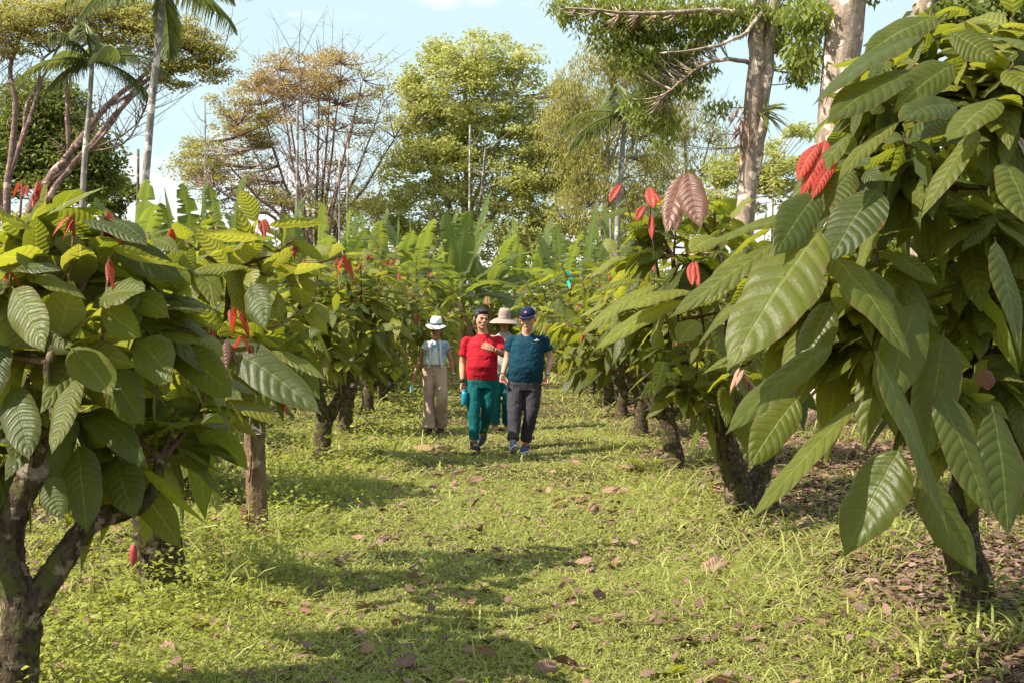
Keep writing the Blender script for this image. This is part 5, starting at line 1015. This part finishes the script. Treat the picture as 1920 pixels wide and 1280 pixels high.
def fern(px_,py_,label):
    x,y=gp(px_,py_); o=thing('fern',label,'fern',(x,y,float(gz(x,y)))); 
    for k in range(7):
        az=2.2+k*.55+rng.normal()*.1; a=V3(math.cos(az),math.sin(az),.9); L=.42; R=bez(V3(0,0,0),a*L*.6,a*V3(1,1,.5)*L+[0,0,-.02],16); mb=MB(); tube(mb,R,np.linspace(.004,.001,16),4)
        t=np.repeat(np.linspace(.1,1,18),2); sd=np.tile([1,-1],18); Q=np.stack([np.interp(t,np.linspace(0,1,16),R[:,j]) for j in range(3)],1); T=norm(R[-1]-R[0]); S=norm(np.cross(T,V3(0,0,1)))
        leaves(mb,Q,S*sd[:,None]+T*.3,V3(0,0,1)+a*0,.09*np.sin(PI*np.clip(t*.8+.2,0,1)),.022,.2,det='low',seed=k,prof=([0,.3,1],[.8,1,.1])); mb.build('frond',M['weed'],o)
fern(1215,885,'pale green fern at the foot of the thick leaning right trunk')
# loose branch on the litter far right
mb=MB(); x,y=gp(1900,820); tube(mb,[(-.6,0,.1),(-.2,.05,.14),(.3,0,.12),(.7,.1,.2)],[.05,.06,.055,.05],9,sub=3,rough=.05); o=mb.build('fallen_branch',M['palebark']); o.location=(x,y,float(gz(x,y))); tag(o,'pale thick fallen branch on the litter at the right edge','branch')
# small turquoise plastic ties hung in the trees
for i,(p,q,d,s,lb) in enumerate([(696,508,24,.14,'turquoise plastic tie hanging in the crowns below the left banana plants'),(1068,519,24,.14,'pale turquoise plastic scrap on the crowns right of the central banana plant'),(516,500,12,.05,'tiny turquoise tie on a shoot below the red bud left of centre')]):
    c=W(p,q,d); mb=MB(); n=7; A=rdir(n); leaves(mb,np.zeros((n,3))+rng.normal(size=(n,3))*s*.25,A,rdir(n),s,s*.5,.3,fold=.5,wave=.15,det='mid',seed=i); o=mb.build('plastic_tie',plain('turquoise_plastic_%d'%i,(.03,.50,.40),.4)); o.location=tuple(c); tag(o,lb,'plastic tie')
# ---------------------------------------------------------------- camera, light, sky
cam=bpy.data.cameras.new('camera'); co=bpy.data.objects.new('camera',cam); COL.objects.link(co); scene.camera=co
co.location=(0,0,CH); co.rotation_euler=(PI/2,0,0); cam.sensor_width=36; cam.lens=45; cam.shift_y=-(640-HY)/1920.0*1.0; cam.clip_end=3000; cam.clip_start=.1
EL=math.radians(47); AZ=math.radians(-112)   # compass-like angle from +Y, clockwise: sun from the left, slightly behind the camera
sd=Vector((math.sin(AZ)*math.cos(EL),math.cos(AZ)*math.cos(EL),math.sin(EL)))
L=bpy.data.lights.new('sun','SUN'); L.energy=5.0; L.angle=math.radians(.55); L.color=(1,.93,.80); lo=bpy.data.objects.new('sun',L); COL.objects.link(lo); lo.rotation_euler=(-sd).to_track_quat('-Z','Y').to_euler()
w=bpy.data.worlds.new('World'); scene.world=w; w.use_nodes=True; nt=w.node_tree; nt.nodes.clear(); t=NT(nt)
sky=t.n('ShaderNodeTexSky',sky_type='NISHITA'); sky.sun_disc=False; sky.sun_elevation=EL; sky.sun_rotation=AZ; sky.air_density=1.0; sky.dust_density=2.2; sky.ozone_density=1.2
g=t.coord('Generated'); mp=t.n('ShaderNodeMapping'); mp.inputs['Scale'].default_value=(1,1,2.6); nt.links.new(g,mp.inputs[0])
n=t.noise(5.2,7,mp.outputs[0],.58); sx=t.n('ShaderNodeSeparateXYZ'); nt.links.new(g,sx.inputs[0])
low=t.m('SUBTRACT',1,t.smooth(sx.outputs[2],.02,.20)); m_=t.smooth(t.m('ADD',n,t.m('MULTIPLY',low,.22)),.56,.70)
veil=t.mix(.6,sky.outputs[0],(6.3,8.0,7.9)); c=t.mix(t.m('MULTIPLY',m_,.9),veil,(8.0,8.1,7.9))
bg=t.n('ShaderNodeBackground'); t.put(bg.inputs[0],c); bg.inputs[1].default_value=.083
o=t.n('ShaderNodeOutputWorld'); nt.links.new(bg.outputs[0],o.inputs[0])
scene.view_settings.view_transform='Standard'; scene.view_settings.look='None'; scene.view_settings.exposure=.95; scene.view_settings.gamma=1
scene.render.engine='CYCLES'; cy=scene.cycles; cy.max_bounces=6; cy.diffuse_bounces=4; cy.glossy_bounces=2; cy.transmission_bounces=4; cy.transparent_max_bounces=4; cy.caustics_reflective=False; cy.caustics_refractive=False; cy.sample_clamp_indirect=6
